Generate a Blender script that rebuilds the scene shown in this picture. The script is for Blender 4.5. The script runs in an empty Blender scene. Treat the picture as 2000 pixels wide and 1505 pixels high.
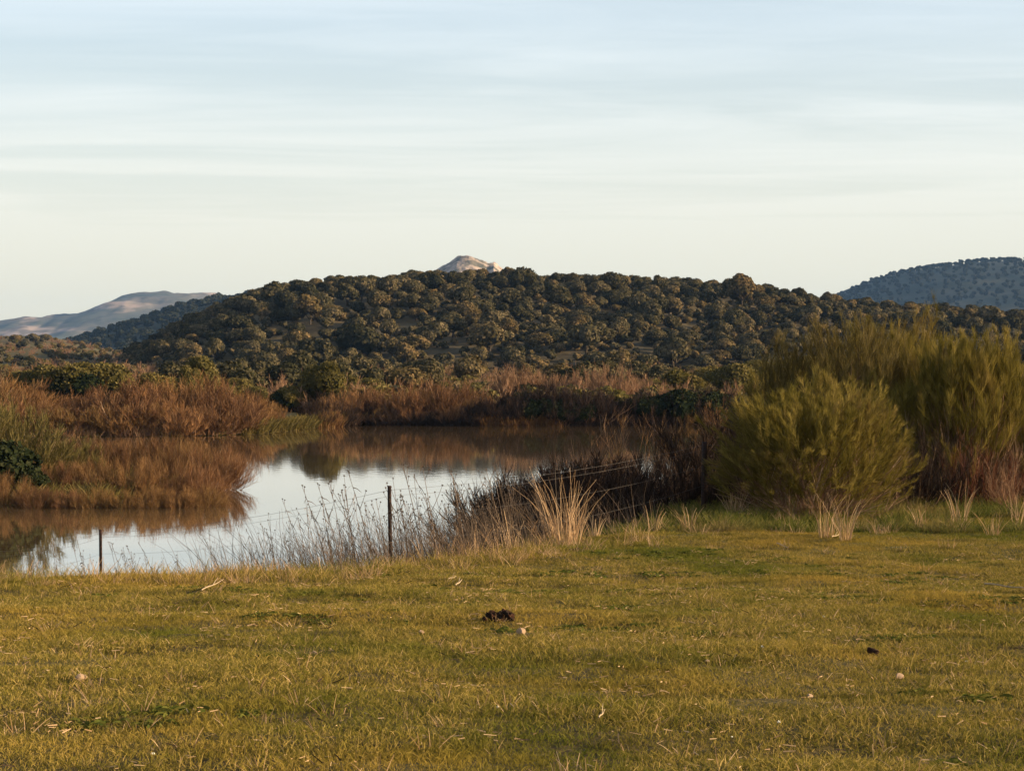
import bpy, math, random
import numpy as np
from mathutils import Vector, Euler, Matrix
R = math.radians
rng = np.random.default_rng(7)
random.seed(7)
scene = bpy.context.scene
C = scene.collection

# ------------------------------------------------------------------ camera
CAM_Z = 5.0
FOC = 4000.0                      # focal length in pixels of the 2000 px wide photograph
cd = bpy.data.cameras.new("camera")
cam = bpy.data.objects.new("camera", cd)
C.objects.link(cam)
cd.sensor_width = 36.0
cd.lens = 36.0 * FOC / 2000.0
cd.clip_start = 0.1
cd.clip_end = 20000
HORIZON = 690.0
cam.location = (0, 0, CAM_Z)
cam.rotation_euler = (R(90) - math.atan((752.5 - HORIZON) / FOC), 0, 0)
scene.camera = cam

# ------------------------------------------------------------------ light
SUN_EL, SUN_AZ = 14.5, 101.0       # azimuth clockwise from the view direction (+Y)
world = bpy.data.worlds.new("World")
scene.world = world
world.use_nodes = True
wn = world.node_tree.nodes
wl = world.node_tree.links
wn.clear()
w_out = wn.new('ShaderNodeOutputWorld')
w_bg = wn.new('ShaderNodeBackground')
w_bg.inputs['Strength'].default_value = 0.09
w_sky = wn.new('ShaderNodeTexSky')
w_sky.sky_type = 'NISHITA'
w_sky.sun_disc = False
w_sky.sun_elevation = R(SUN_EL)
w_sky.sun_rotation = R(SUN_AZ)
w_sky.air_density = 1.0
w_sky.dust_density = 2.2
w_sky.ozone_density = 1.6
w_tc = wn.new('ShaderNodeTexCoord')
w_sep = wn.new('ShaderNodeSeparateXYZ')
wl.new(w_tc.outputs['Generated'], w_sep.inputs[0])

def wmath(op, a, b=None, clamp=False):
    n = wn.new('ShaderNodeMath')
    n.operation = op
    n.use_clamp = clamp
    for i, v in enumerate((a, b)):
        if v is None:
            continue
        if isinstance(v, (int, float)):
            n.inputs[i].default_value = v
        else:
            wl.new(v, n.inputs[i])
    return n.outputs[0]

w_z = wmath('ADD', wmath('MAXIMUM', w_sep.outputs[2], 0.0), 0.035)
w_u = wmath('DIVIDE', w_sep.outputs[0], w_z)
w_v = wmath('DIVIDE', w_sep.outputs[1], w_z)
def cirrus(su, sv, tilt, seed, lo, hi, detail=6, dist=0.6):
    comb = wn.new('ShaderNodeCombineXYZ')
    wl.new(wmath('MULTIPLY', wmath('ADD', w_u, wmath('MULTIPLY', w_v, tilt)), su), comb.inputs[0])
    wl.new(wmath('MULTIPLY', w_v, sv), comb.inputs[1])
    comb.inputs[2].default_value = seed
    n = wn.new('ShaderNodeTexNoise')
    n.inputs['Scale'].default_value = 1.0
    n.inputs['Detail'].default_value = detail
    n.inputs['Roughness'].default_value = 0.55
    n.inputs['Distortion'].default_value = dist
    wl.new(comb.outputs[0], n.inputs['Vector'])
    mr = wn.new('ShaderNodeMapRange')
    mr.interpolation_type = 'SMOOTHSTEP'
    mr.inputs['From Min'].default_value = lo
    mr.inputs['From Max'].default_value = hi
    wl.new(n.outputs['Fac'], mr.inputs['Value'])
    return mr.outputs[0]
c1 = cirrus(0.30, 0.62, 0.30, 3.3, 0.38, 0.66, 9, 1.4)
c2 = cirrus(0.9, 2.6, -0.25, 8.1, 0.42, 0.72, 8, 1.0)
# thin veil of ice cloud: the lower one looks, the longer the path through it
w_zp = wmath('MAXIMUM', w_sep.outputs[2], 0.0)
w_veil = wmath('DIVIDE', 0.080, wmath('ADD', w_zp, 0.030))
w_fade = wmath('MULTIPLY', w_zp, 14.0, clamp=True)
w_str = wmath('MULTIPLY', wmath('ADD', wmath('MULTIPLY', c1, 0.20), wmath('MULTIPLY', c2, 0.07)), w_fade)
cm = wmath('MINIMUM', wmath('ADD', w_veil, w_str), 0.93)
w_mix = wn.new('ShaderNodeMix')
w_mix.data_type = 'RGBA'
wl.new(cm, w_mix.inputs['Factor'])
wl.new(w_sky.outputs[0], w_mix.inputs['A'])
w_el = wn.new('ShaderNodeMapRange')
wl.new(w_sep.outputs[2], w_el.inputs['Value'])
w_el.inputs['From Min'].default_value = 0.0
w_el.inputs['From Max'].default_value = 0.16
w_cc = wn.new('ShaderNodeMix')
w_cc.data_type = 'RGBA'
wl.new(w_el.outputs[0], w_cc.inputs['Factor'])
w_cc.inputs['A'].default_value = (4.6, 4.2, 3.0, 1)
w_cc.inputs['B'].default_value = (4.95, 5.35, 5.55, 1)
wl.new(w_cc.outputs['Result'], w_mix.inputs['B'])
wl.new(w_mix.outputs['Result'], w_bg.inputs['Color'])
wl.new(w_bg.outputs[0], w_out.inputs['Surface'])

sd = bpy.data.lights.new("sun", 'SUN')
sd.energy = 5.0
sd.angle = R(0.6)
sd.color = (1.0, 0.79, 0.51)
sun = bpy.data.objects.new("sun", sd)
C.objects.link(sun)
SUN_DIR = Vector((math.cos(R(SUN_EL)) * math.sin(R(SUN_AZ)), math.cos(R(SUN_EL)) * math.cos(R(SUN_AZ)), math.sin(R(SUN_EL))))
sun.rotation_euler = SUN_DIR.to_track_quat('Z', 'Y').to_euler()
sun.location = (60, -20, 40)

scene.view_settings.view_transform = 'Standard'
scene.view_settings.look = 'None'
scene.view_settings.gamma = 1.0
scene.view_settings.exposure = 1.16
scene.view_settings.use_curve_mapping = False
scene.render.engine = 'CYCLES'
scene.cycles.max_bounces = 6
scene.cycles.diffuse_bounces = 2
scene.cycles.glossy_bounces = 2
scene.cycles.transmission_bounces = 2
scene.cycles.volume_bounces = 0
scene.cycles.transparent_max_bounces = 4
scene.cycles.use_denoising = True
scene.cycles.caustics_reflective = False
scene.cycles.caustics_refractive = False

# ------------------------------------------------------------------ helpers
def _hash(ix, iy, s):
    v = np.sin(ix * 127.1 + iy * 311.7 + s * 74.7) * 43758.5453
    return v - np.floor(v)

def noise(x, y, s=0):
    x = np.asarray(x, float); y = np.asarray(y, float)
    ix = np.floor(x); iy = np.floor(y)
    fx = x - ix; fy = y - iy
    fx = fx * fx * (3 - 2 * fx); fy = fy * fy * (3 - 2 * fy)
    a = _hash(ix, iy, s); b = _hash(ix + 1, iy, s)
    c = _hash(ix, iy + 1, s); d = _hash(ix + 1, iy + 1, s)
    return (a + (b - a) * fx) * (1 - fy) + (c + (d - c) * fx) * fy - 0.5

def fbm(x, y, s=0, o=4):
    t = 0
    for k in range(o):
        t = t + noise(x * 2 ** k + k * 17.3, y * 2 ** k - k * 9.1, s + k) / 2 ** k
    return t

def sstep(a, b, x):
    t = np.clip((x - a) / (b - a), 0, 1)
    return t * t * (3 - 2 * t)

def tag(o, label=None, cat=None, group=None, kind=None):
    if label: o['label'] = label
    if cat: o['category'] = cat
    if group: o['group'] = group
    if kind: o['kind'] = kind
    return o

def mesh(name, V, F, mats, rnd=None, mi=None, smooth=False):
    me = bpy.data.meshes.new(name)
    V = np.asarray(V, np.float32); F = np.asarray(F, np.int32)
    k = F.shape[1]
    me.vertices.add(len(V)); me.vertices.foreach_set('co', V.ravel())
    me.loops.add(F.size); me.loops.foreach_set('vertex_index', F.ravel())
    me.polygons.add(len(F))
    me.polygons.foreach_set('loop_start', np.arange(0, F.size, k, dtype=np.int32))
    if not isinstance(mats, (list, tuple)): mats = [mats]
    for m in mats: me.materials.append(m)
    if mi is not None: me.polygons.foreach_set('material_index', np.asarray(mi, np.int32))
    if smooth: me.polygons.foreach_set('use_smooth', np.ones(len(F), bool))
    if rnd is not None:
        a = me.attributes.new('rnd', 'FLOAT', 'POINT')
        a.data.foreach_set('value', np.asarray(rnd, np.float32))
    me.update(calc_edges=True)
    return me

def obj(name, me, parent=None, loc=(0, 0, 0), rot=(0, 0, 0), sc=1.0):
    o = bpy.data.objects.new(name, me)
    C.objects.link(o)
    o.parent = parent
    o.location = loc; o.rotation_euler = rot
    o.scale = (sc, sc, sc) if isinstance(sc, (int, float)) else sc
    return o

def thing(name, loc, rz, sc, parts, label, cat, group=None, tilt=(0, 0)):
    """an Empty at the base of the thing, parenting one object per part (parts: name, mesh)"""
    e = obj(name, None, None, loc, (tilt[0], tilt[1], rz), sc)
    e.empty_display_size = 0.2
    tag(e, label, cat, group)
    for pn, me in parts:
        obj(pn, me, e)
    return e

def unit(v):
    return v / np.maximum(np.linalg.norm(v, axis=1, keepdims=True), 1e-9)

def rand_unit(n):
    return unit(rng.normal(size=(n, 3)))

def ribbons(P, rnd, w0, w1):
    """P: (N, K, 3) centre lines -> flat tapered strips, each turned its own way"""
    N, K, _ = P.shape
    d = unit(P[:, -1] - P[:, 0])
    side = unit(np.cross(d, rand_unit(N)))
    w = (w0[:, None] * (1 - np.linspace(0, 1, K)[None]) + w1[:, None] * np.linspace(0, 1, K)[None]) * 0.5
    A = P - side[:, None] * w[..., None]
    B = P + side[:, None] * w[..., None]
    V = np.stack([A, B], 2).reshape(-1, 3)
    base = (np.arange(N) * K * 2)[:, None] + (np.arange(K - 1) * 2)[None]
    F = np.stack([base, base + 1, base + 3, base + 2], -1).reshape(-1, 4)
    return V, F, np.repeat(rnd, K * 2)

def tubes(P, r0, r1, rnd, sides=5):
    N, K, _ = P.shape
    d = unit(P[:, -1] - P[:, 0])
    a = unit(np.cross(d, rand_unit(N))); b = np.cross(d, a)
    t = np.linspace(0, 1, K)
    r = r0[:, None] * (1 - t) + r1[:, None] * t
    ang = np.arange(sides) * 2 * math.pi / sides
    ring = a[:, None, None] * np.cos(ang)[None, None, :, None] + b[:, None, None] * np.sin(ang)[None, None, :, None]
    V = (P[:, :, None] + ring * r[:, :, None, None]).reshape(-1, 3)
    n0 = (np.arange(N) * K * sides)[:, None, None] + (np.arange(K - 1) * sides)[None, :, None]
    s = np.arange(sides)[None, None]; s2 = (s + 1) % sides
    F = np.stack([n0 + s, n0 + s2, n0 + sides + s2, n0 + sides + s], -1).reshape(-1, 4)
    return V, F, np.repeat(rnd, K * sides)

def join(*geos):
    V = []; F = []; Q = []; o = 0
    for v, f, r in geos:
        V.append(v); F.append(f + o); Q.append(r); o += len(v)
    return np.concatenate(V), np.concatenate(F), np.concatenate(Q)

# ------------------------------------------------------------------ materials
def nodemat(name):
    m = bpy.data.materials.new(name)
    m.use_nodes = True
    nt = m.node_tree
    nt.nodes.clear()
    return m, nt

def lin(c):
    return tuple(c) + (1,)

def ramp(nt, fac, cols, pos=None):
    r = nt.nodes.new('ShaderNodeValToRGB')
    el = r.color_ramp.elements
    n = len(cols)
    pos = pos or [i / (n - 1) for i in range(n)]
    while len(el) < n: el.new(0.5)
    for e, c, p in zip(el, cols, pos):
        e.position = p; e.color = lin(c)
    nt.links.new(fac, r.inputs[0])
    return r.outputs[0]

def mixc(nt, f, a, b, mode='MIX'):
    n = nt.nodes.new('ShaderNodeMix'); n.data_type = 'RGBA'; n.blend_type = mode
    if isinstance(f, (int, float)): n.inputs['Factor'].default_value = f
    else: nt.links.new(f, n.inputs['Factor'])
    for k, v in (('A', a), ('B', b)):
        if isinstance(v, tuple): n.inputs[k].default_value = lin(v)
        else: nt.links.new(v, n.inputs[k])
    return n.outputs['Result']

def pos_noise(nt, scale, detail=3, vec_scale=(1, 1, 1), lo=0.35, hi=0.65):
    g = nt.nodes.new('ShaderNodeNewGeometry')
    mp = nt.nodes.new('ShaderNodeMapping'); mp.inputs['Scale'].default_value = vec_scale
    nt.links.new(g.outputs['Position'], mp.inputs['Vector'])
    n = nt.nodes.new('ShaderNodeTexNoise'); n.inputs['Scale'].default_value = scale
    n.inputs['Detail'].default_value = detail
    nt.links.new(mp.outputs[0], n.inputs['Vector'])
    mr = nt.nodes.new('ShaderNodeMapRange'); mr.inputs['From Min'].default_value = lo; mr.inputs['From Max'].default_value = hi
    nt.links.new(n.outputs['Fac'], mr.inputs['Value'])
    return mr.outputs[0]

def veg(name, cols, obj_tint=None, patch=None, transl=0.25, attr=True):
    """leaf / twig / blade material: colour differs piece by piece, plant by plant and patch by patch"""
    m, nt = nodemat(name)
    if attr:
        a = nt.nodes.new('ShaderNodeAttribute'); a.attribute_name = 'rnd'
        col = ramp(nt, a.outputs['Fac'], cols)
    else:
        col = ramp(nt, pos_noise(nt, 3.0), cols)
    if obj_tint:
        oi = nt.nodes.new('ShaderNodeObjectInfo')
        t = ramp(nt, oi.outputs['Random'], obj_tint)
        col = mixc(nt, 1.0, col, t, 'MULTIPLY')
    if patch:
        for (sc, vs, pc, amt, lo, hi) in patch:
            f = pos_noise(nt, sc, 4, vs, lo, hi)
            k = nt.nodes.new('ShaderNodeMath'); k.operation = 'MULTIPLY'; k.use_clamp = True
            k.inputs[1].default_value = amt
            cl = nt.nodes.new('ShaderNodeClamp'); nt.links.new(f, cl.inputs[0])
            nt.links.new(cl.outputs[0], k.inputs[0])
            col = mixc(nt, k.outputs[0], col, pc if isinstance(pc, tuple) else pc, 'MIX')
    d = nt.nodes.new('ShaderNodeBsdfDiffuse'); nt.links.new(col, d.inputs['Color'])
    d.inputs['Roughness'].default_value = 0.6
    out = nt.nodes.new('ShaderNodeOutputMaterial')
    if transl > 0:
        t = nt.nodes.new('ShaderNodeBsdfTranslucent'); nt.links.new(col, t.inputs['Color'])
        mx = nt.nodes.new('ShaderNodeMixShader'); mx.inputs[0].default_value = transl
        nt.links.new(d.outputs[0], mx.inputs[1]); nt.links.new(t.outputs[0], mx.inputs[2])
        nt.links.new(mx.outputs[0], out.inputs['Surface'])
    else:
        nt.links.new(d.outputs[0], out.inputs['Surface'])
    return m

GREEN_PATCH = (0.095, 0.11, 0.013)
GOLD_PATCH = (0.36, 0.23, 0.045)
M = {}
M['turf'] = veg('turf_blades', [(0.11, 0.10, 0.017), (0.205, 0.16, 0.03), (0.315, 0.225, 0.05), (0.45, 0.31, 0.11)],
                patch=[(0.55, (1, 0.55, 1), GREEN_PATCH, 0.75, 0.50, 0.66), (0.35, (1, 1, 1), GOLD_PATCH, 0.6, 0.52, 0.68), (2.3, (0.6, 1, 1), (0.09, 0.075, 0.016), 0.75, 0.56, 0.68)], transl=0.3)
M['straw'] = veg('straw', [(0.30, 0.175, 0.085), (0.44, 0.28, 0.15), (0.60, 0.42, 0.25)], transl=0.25)
M['weed'] = veg('dry_weed', [(0.06, 0.045, 0.035), (0.12, 0.085, 0.06), (0.2, 0.14, 0.1)], transl=0)
M['green_weed'] = veg('green_weed', [(0.04, 0.06, 0.013), (0.10, 0.11, 0.022), (0.20, 0.17, 0.045)],
                      patch=[(0.8, (1, 1, 1), (0.22, 0.16, 0.06), 0.8, 0.5, 0.65)], transl=0.3)
M['low_weed'] = veg('broadleaf_weed', [(0.05, 0.065, 0.013), (0.09, 0.095, 0.02), (0.15, 0.135, 0.03)], transl=0.2)
M['willow_twig'] = veg('russet_twigs', [(0.10, 0.048, 0.022), (0.21, 0.105, 0.048), (0.34, 0.20, 0.105)],
                       obj_tint=[(0.6, 0.58, 0.6), (0.95, 0.9, 0.9), (0.9, 1.0, 0.75), (1.2, 1.15, 1.05)], transl=0.15)
M['willow_stem'] = veg('russet_stems', [(0.12, 0.06, 0.035), (0.25, 0.15, 0.09), (0.38, 0.27, 0.18)], transl=0)
M['pink_twig'] = veg('tan_twigs', [(0.17, 0.085, 0.045), (0.27, 0.15, 0.085), (0.36, 0.23, 0.14)],
                     obj_tint=[(0.8, 0.75, 0.7), (1, 1, 1), (1.15, 1.15, 1.1)], transl=0.15)
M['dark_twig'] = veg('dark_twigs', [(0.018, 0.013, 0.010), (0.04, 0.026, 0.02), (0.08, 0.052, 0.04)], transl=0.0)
M['broom'] = veg('broom_twigs', [(0.08, 0.068, 0.015), (0.20, 0.155, 0.032), (0.40, 0.30, 0.085)],
                 obj_tint=[(0.9, 0.9, 0.9), (1.08, 1.05, 1)], patch=[(1.2, (1, 1, 1), (0.20, 0.125, 0.05), 0.55, 0.52, 0.68)], transl=0.25)
M['broom_dry'] = veg('dry_broom_twigs', [(0.07, 0.055, 0.02), (0.15, 0.11, 0.035), (0.27, 0.20, 0.075)], transl=0.2)
M['broom_stem'] = veg('broom_stems', [(0.13, 0.065, 0.04), (0.24, 0.14, 0.08), (0.36, 0.25, 0.17)], transl=0)
M['red_twig'] = veg('red_stems', [(0.08, 0.024, 0.015), (0.13, 0.045, 0.025), (0.20, 0.10, 0.055)], transl=0)
M['oak'] = veg('oak_leaves', [(0.03, 0.03, 0.014), (0.10, 0.08, 0.04), (0.22, 0.16, 0.085)],
               obj_tint=[(0.4, 0.46, 0.45), (0.75, 0.78, 0.75), (1.0, 1, 1), (1.35, 1.15, 0.95)], transl=0.08)
M['oak_bark'] = veg('oak_bark', [(0.05, 0.04, 0.03), (0.09, 0.07, 0.05)], transl=0, attr=False)
M['olive_leaf'] = veg('olive_leaves', [(0.055, 0.048, 0.014), (0.13, 0.105, 0.034), (0.22, 0.165, 0.065)],
                      obj_tint=[(0.75, 0.75, 0.7), (1, 1, 1), (1.15, 1.05, 0.95)], transl=0.2)
M['far_oak'] = veg('far_oak_leaves', [(0.012, 0.016, 0.010), (0.026, 0.028, 0.017), (0.05, 0.045, 0.028)], transl=0)
M['pink_leaf'] = veg('dry_scrub', [(0.12, 0.075, 0.04), (0.19, 0.12, 0.07), (0.28, 0.19, 0.11)], transl=0.1)
M['dark_leaf'] = veg('evergreen_leaves', [(0.010, 0.014, 0.007), (0.022, 0.028, 0.012), (0.05, 0.05, 0.022)], transl=0.1)  # evergreen tone, darkened further to carry the shade on the far hedge

def groundmat(name, cols, scale, patch=None, bump=0.3, bscale=8, vs=(1, 1, 1)):
    m, nt = nodemat(name)
    col = ramp(nt, pos_noise(nt, scale, 6, vs, 0.3, 0.7), cols)
    if patch:
        for (sc, v2, pc, amt, lo, hi) in patch:
            f = pos_noise(nt, sc, 4, v2, lo, hi)
            k = nt.nodes.new('ShaderNodeMath'); k.operation = 'MULTIPLY'
            cl = nt.nodes.new('ShaderNodeClamp'); nt.links.new(f, cl.inputs[0])
            nt.links.new(cl.outputs[0], k.inputs[0]); k.inputs[1].default_value = amt
            col = mixc(nt, k.outputs[0], col, pc)
    b = nt.nodes.new('ShaderNodeBump'); b.inputs['Strength'].default_value = bump
    b.inputs['Distance'].default_value = 0.1
    nt.links.new(pos_noise(nt, bscale, 5), b.inputs['Height'])
    p = nt.nodes.new('ShaderNodeBsdfPrincipled'); p.inputs['Roughness'].default_value = 0.95
    p.inputs['Specular IOR Level'].default_value = 0.1
    nt.links.new(col, p.inputs['Base Color']); nt.links.new(b.outputs[0], p.inputs['Normal'])
    out = nt.nodes.new('ShaderNodeOutputMaterial'); nt.links.new(p.outputs[0], out.inputs['Surface'])
    return m

M['ground'] = groundmat('earth_and_turf', [(0.05, 0.035, 0.012), (0.08, 0.055, 0.016), (0.11, 0.08, 0.025)], 1.2,
                        patch=[(0.012, (1, 1, 1), (0.12, 0.085, 0.04), 0.8, 0.45, 0.65), (0.05, (1, 0.4, 1), (0.10, 0.10, 0.035), 0.7, 0.5, 0.65)])
M['hillside'] = groundmat('hillside_scrub', [(0.04, 0.03, 0.016), (0.07, 0.052, 0.026), (0.12, 0.085, 0.042)], 0.12, bscale=0.6, bump=0.8)
M['far_green'] = groundmat('far_wooded_slope', [(0.018, 0.025, 0.02), (0.03, 0.034, 0.024), (0.05, 0.048, 0.034)], 0.02, bscale=0.1, bump=1)
M['far_plain'] = groundmat('far_mountain_slope', [(0.05, 0.06, 0.045), (0.10, 0.09, 0.07), (0.22, 0.17, 0.13)], 0.006, bscale=0.02, bump=1, patch=[(0.009, (1, 0.3, 3), (0.38, 0.27, 0.22), 0.5, 0.55, 0.64), (0.02, (1, 1, 1), (0.04, 0.045, 0.035), 0.6, 0.5, 0.6)])  # pinkish patches put the mountain's sunlit look into the rock colour
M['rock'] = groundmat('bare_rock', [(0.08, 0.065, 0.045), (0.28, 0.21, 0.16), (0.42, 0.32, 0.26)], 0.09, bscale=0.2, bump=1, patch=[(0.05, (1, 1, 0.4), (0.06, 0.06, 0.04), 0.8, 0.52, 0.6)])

def plain(name, cols, scale=40, rough=0.8):
    m, nt = nodemat(name)
    tc = nt.nodes.new('ShaderNodeTexCoord')
    n = nt.nodes.new('ShaderNodeTexNoise'); n.inputs['Scale'].default_value = scale; n.inputs['Detail'].default_value = 4
    nt.links.new(tc.outputs['Object'], n.inputs['Vector'])
    col = ramp(nt, n.outputs['Fac'], cols, [0.3 + 0.4 * i / (len(cols) - 1) for i in range(len(cols))])
    p = nt.nodes.new('ShaderNodeBsdfPrincipled'); p.inputs['Roughness'].default_value = rough; p.inputs['Specular IOR Level'].default_value = 0.15
    nt.links.new(col, p.inputs['Base Color'])
    b = nt.nodes.new('ShaderNodeBump'); b.inputs['Strength'].default_value = 0.5; b.inputs['Distance'].default_value = 0.01
    nt.links.new(n.outputs['Fac'], b.inputs['Height']); nt.links.new(b.outputs[0], p.inputs['Normal'])
    out = nt.nodes.new('ShaderNodeOutputMaterial'); nt.links.new(p.outputs[0], out.inputs['Surface'])
    return m
M['post'] = plain('rusty_post', [(0.012, 0.008, 0.007), (0.025, 0.014, 0.011), (0.05, 0.024, 0.016)], 30, 0.7)
M['wire'] = plain('fence_wire', [(0.06, 0.055, 0.05), (0.12, 0.10, 0.09)], 20, 0.6)
M['stone_tan'] = plain('tan_stone', [(0.26, 0.16, 0.09), (0.40, 0.27, 0.17)], 30)
M['stone_white'] = plain('white_stone', [(0.62, 0.58, 0.5), (0.8, 0.78, 0.7)], 30)
M['clod'] = plain('dark_clod', [(0.008, 0.006, 0.004), (0.02, 0.011, 0.006), (0.07, 0.022, 0.012)], 14, 1.0)
M['dead_wood'] = plain('bleached_wood', [(0.26, 0.18, 0.10), (0.40, 0.30, 0.19)], 30)

# water: calm, faint wind ripple, muddy body under a real Fresnel surface
wm, nt = nodemat('pond_water')
g = nt.nodes.new('ShaderNodeNewGeometry')
mp = nt.nodes.new('ShaderNodeMapping'); mp.inputs['Scale'].default_value = (1.0, 0.55, 1)
nt.links.new(g.outputs['Position'], mp.inputs[0])
n1 = nt.nodes.new('ShaderNodeTexNoise'); n1.inputs['Scale'].default_value = 2.2; n1.inputs['Detail'].default_value = 3
nt.links.new(mp.outputs[0], n1.inputs['Vector'])
bp = nt.nodes.new('ShaderNodeBump'); bp.inputs['Strength'].default_value = 1.0; bp.inputs['Distance'].default_value = 0.0016
nt.links.new(n1.outputs['Fac'], bp.inputs['Height'])
lw = nt.nodes.new('ShaderNodeLayerWeight'); lw.inputs['Blend'].default_value = 0.5
pw_ = nt.nodes.new('ShaderNodeMath'); pw_.operation = 'POWER'; pw_.inputs[1].default_value = 3.0
nt.links.new(lw.outputs['Facing'], pw_.inputs[0])
mr = nt.nodes.new('ShaderNodeMapRange'); mr.inputs['To Min'].default_value = 0.04; mr.inputs['To Max'].default_value = 1.0
nt.links.new(pw_.outputs[0], mr.inputs['Value'])
mud = nt.nodes.new('ShaderNodeBsdfDiffuse'); mud.inputs['Color'].default_value = (0.12, 0.075, 0.035, 1)
gl = nt.nodes.new('ShaderNodeBsdfGlossy'); gl.inputs['Roughness'].default_value = 0.03; gl.inputs['Color'].default_value = (1, 1, 1, 1)
nt.links.new(bp.outputs[0], gl.inputs['Normal'])
mx = nt.nodes.new('ShaderNodeMixShader'); nt.links.new(mr.outputs[0], mx.inputs[0])
nt.links.new(mud.outputs[0], mx.inputs[1]); nt.links.new(gl.outputs[0], mx.inputs[2])
o_ = nt.nodes.new('ShaderNodeOutputMaterial'); nt.links.new(mx.outputs[0], o_.inputs['Surface'])
M['water'] = wm

# ------------------------------------------------------------------ terrain
BX = np.array([-90, -60, -20, -8, -2, 0.5, 2.0, 3.2, 5, 9, 14, 30, 80.])
BD = np.array([20.5, 20.5, 21.5, 22.6, 25.3, 28.8, 31.5, 36, 44, 52, 60, 80, 120.])
SX = np.array([-90, -72, -50, -20, -10, -6.3, -3.3, -1.2, 0, 2.5, 8, 14, 30, 60, 80, 95.])
SD = np.array([112, 92, 46, 39, 40, 42, 44, 50, 58, 70, 77, 84, 98, 118, 140, 150.])
FX = np.array([-90, -72, -40, -20, -16, -13.2, -10.5, -5, 5, 20, 60, 80, 95.])
FD = np.array([112, 116, 120, 124, 127, 138, 143, 141.5, 142, 144, 146, 146, 150.])
LX = np.array([-6000, -0.228, -0.198, -0.13, 6000])       # how far left counts as the open plain (x / D)
def wobble(x, s):
    return 1.2 * noise(x / 5, x * 0 + s, 5) + 0.5 * noise(x / 1.3, x * 0 + s, 6)

def brow(x): return np.interp(x, BX, BD) + 0.6 * wobble(x, 1.0)
def shore_near(x): return np.interp(x, SX, SD) + wobble(x, 2.0)
def shore_far(x): return np.interp(x, FX, FD) + 1.2 * wobble(x, 3.0)

def H(x, y):
    x = np.asarray(x, float); y = np.asarray(y, float)
    Y = np.maximum(y, -12)
    a = 3.4 - 0.046 * Y - 2.2
    zm = 2.2 + 0.5 * (a + np.sqrt(a * a + 0.03))
    zm = zm + 0.075 * noise(x / 1.7, y / 1.1, 11) + 0.13 * noise(x / 6, y / 3.5, 12) + 0.05 * noise(x / 0.55, y / 0.4, 13)
    b = brow(x); s = np.maximum(shore_near(x), b + 6); f = shore_far(x)
    t = (y - b) / (s - b)
    tt = np.clip(t, 0, 1)
    near = zm * (1 - tt) ** 1.25 + 0.10 * noise(x / 1.5, y / 1.5, 14) * np.minimum(1, 4 * tt) * (1 - tt)
    bed = -np.minimum(0.9, np.minimum(0.15 * (y - s), 0.22 * (f - y)))
    e = ((x + 40) / 29.2) ** 4 + ((y - 74) / 8.5) ** 2 + 0.35 * noise(x / 3, y / 3, 15)
    pen = 0.55 * (1 - e)
    bed = np.maximum(bed, np.minimum(pen, 0.6))
    q = np.maximum(y - f, 0)
    left = np.interp(x / np.maximum(y, 1), LX, [1, 1, 0.45, 0, 0])
    far_l = np.interp(y, [180, 450, 650, 960, 1300, 3000, 7000], [0.8, 2.0, 6.0, 13.0, 8, 6, 6])
    far_c = np.interp(y, [180, 1000, 3000, 7000], [0.8, 2.0, 5, 8])
    far = (0.75 * (1 - np.exp(-q / 2.5)) + (far_c * (1 - left) + far_l * left - 0.8)
           + np.minimum(1, q / 4) * 0.25 * noise(x / 7, y / 7, 16) + np.clip((y - 200) / 300, 0, 1) * 1.2 * noise(x / 60, y / 60, 17))
    return np.where(y < s, near, np.where(y < f, bed, far))

def h(x, y):
    return float(H(np.array([x]), np.array([y]))[0])

def grid_mesh(name, xs2, ys2, zs2, mat):
    ny, nx = xs2.shape
    V = np.stack([xs2, ys2, zs2], -1).reshape(-1, 3)
    i = (np.arange(ny - 1) * nx)[:, None] + np.arange(nx - 1)[None]
    F = np.stack([i, i + 1, i + nx + 1, i + nx], -1).reshape(-1, 4)
    return mesh(name, V, F, mat, smooth=True)

D = np.concatenate([np.linspace(-30, 8, 24), np.arange(8.2, 40, 0.18), np.arange(40, 60, 0.3), np.arange(60, 200, 1.0), 200 * (34 ** np.linspace(0, 1, 80))])
s_ = np.linspace(-1, 1, 361)
u = np.sign(s_) * (0.35 * np.abs(s_) + 1.35 * np.abs(s_) ** 3)
X2 = u[None] * (np.maximum(D, 0)[:, None] + 45)
Y2 = np.repeat(D[:, None], len(u), 1)
ground = obj('ground', grid_mesh('ground', X2, Y2, H(X2, Y2), M['ground']))
tag(ground, kind='structure')

wx = np.linspace(-92, 95, 94); wy = np.linspace(34, 152, 60)
WX, WY = np.meshgrid(wx, wy)
water = obj('water', grid_mesh('water', WX, WY, WX * 0, M['water']))
tag(water, kind='structure')

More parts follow.
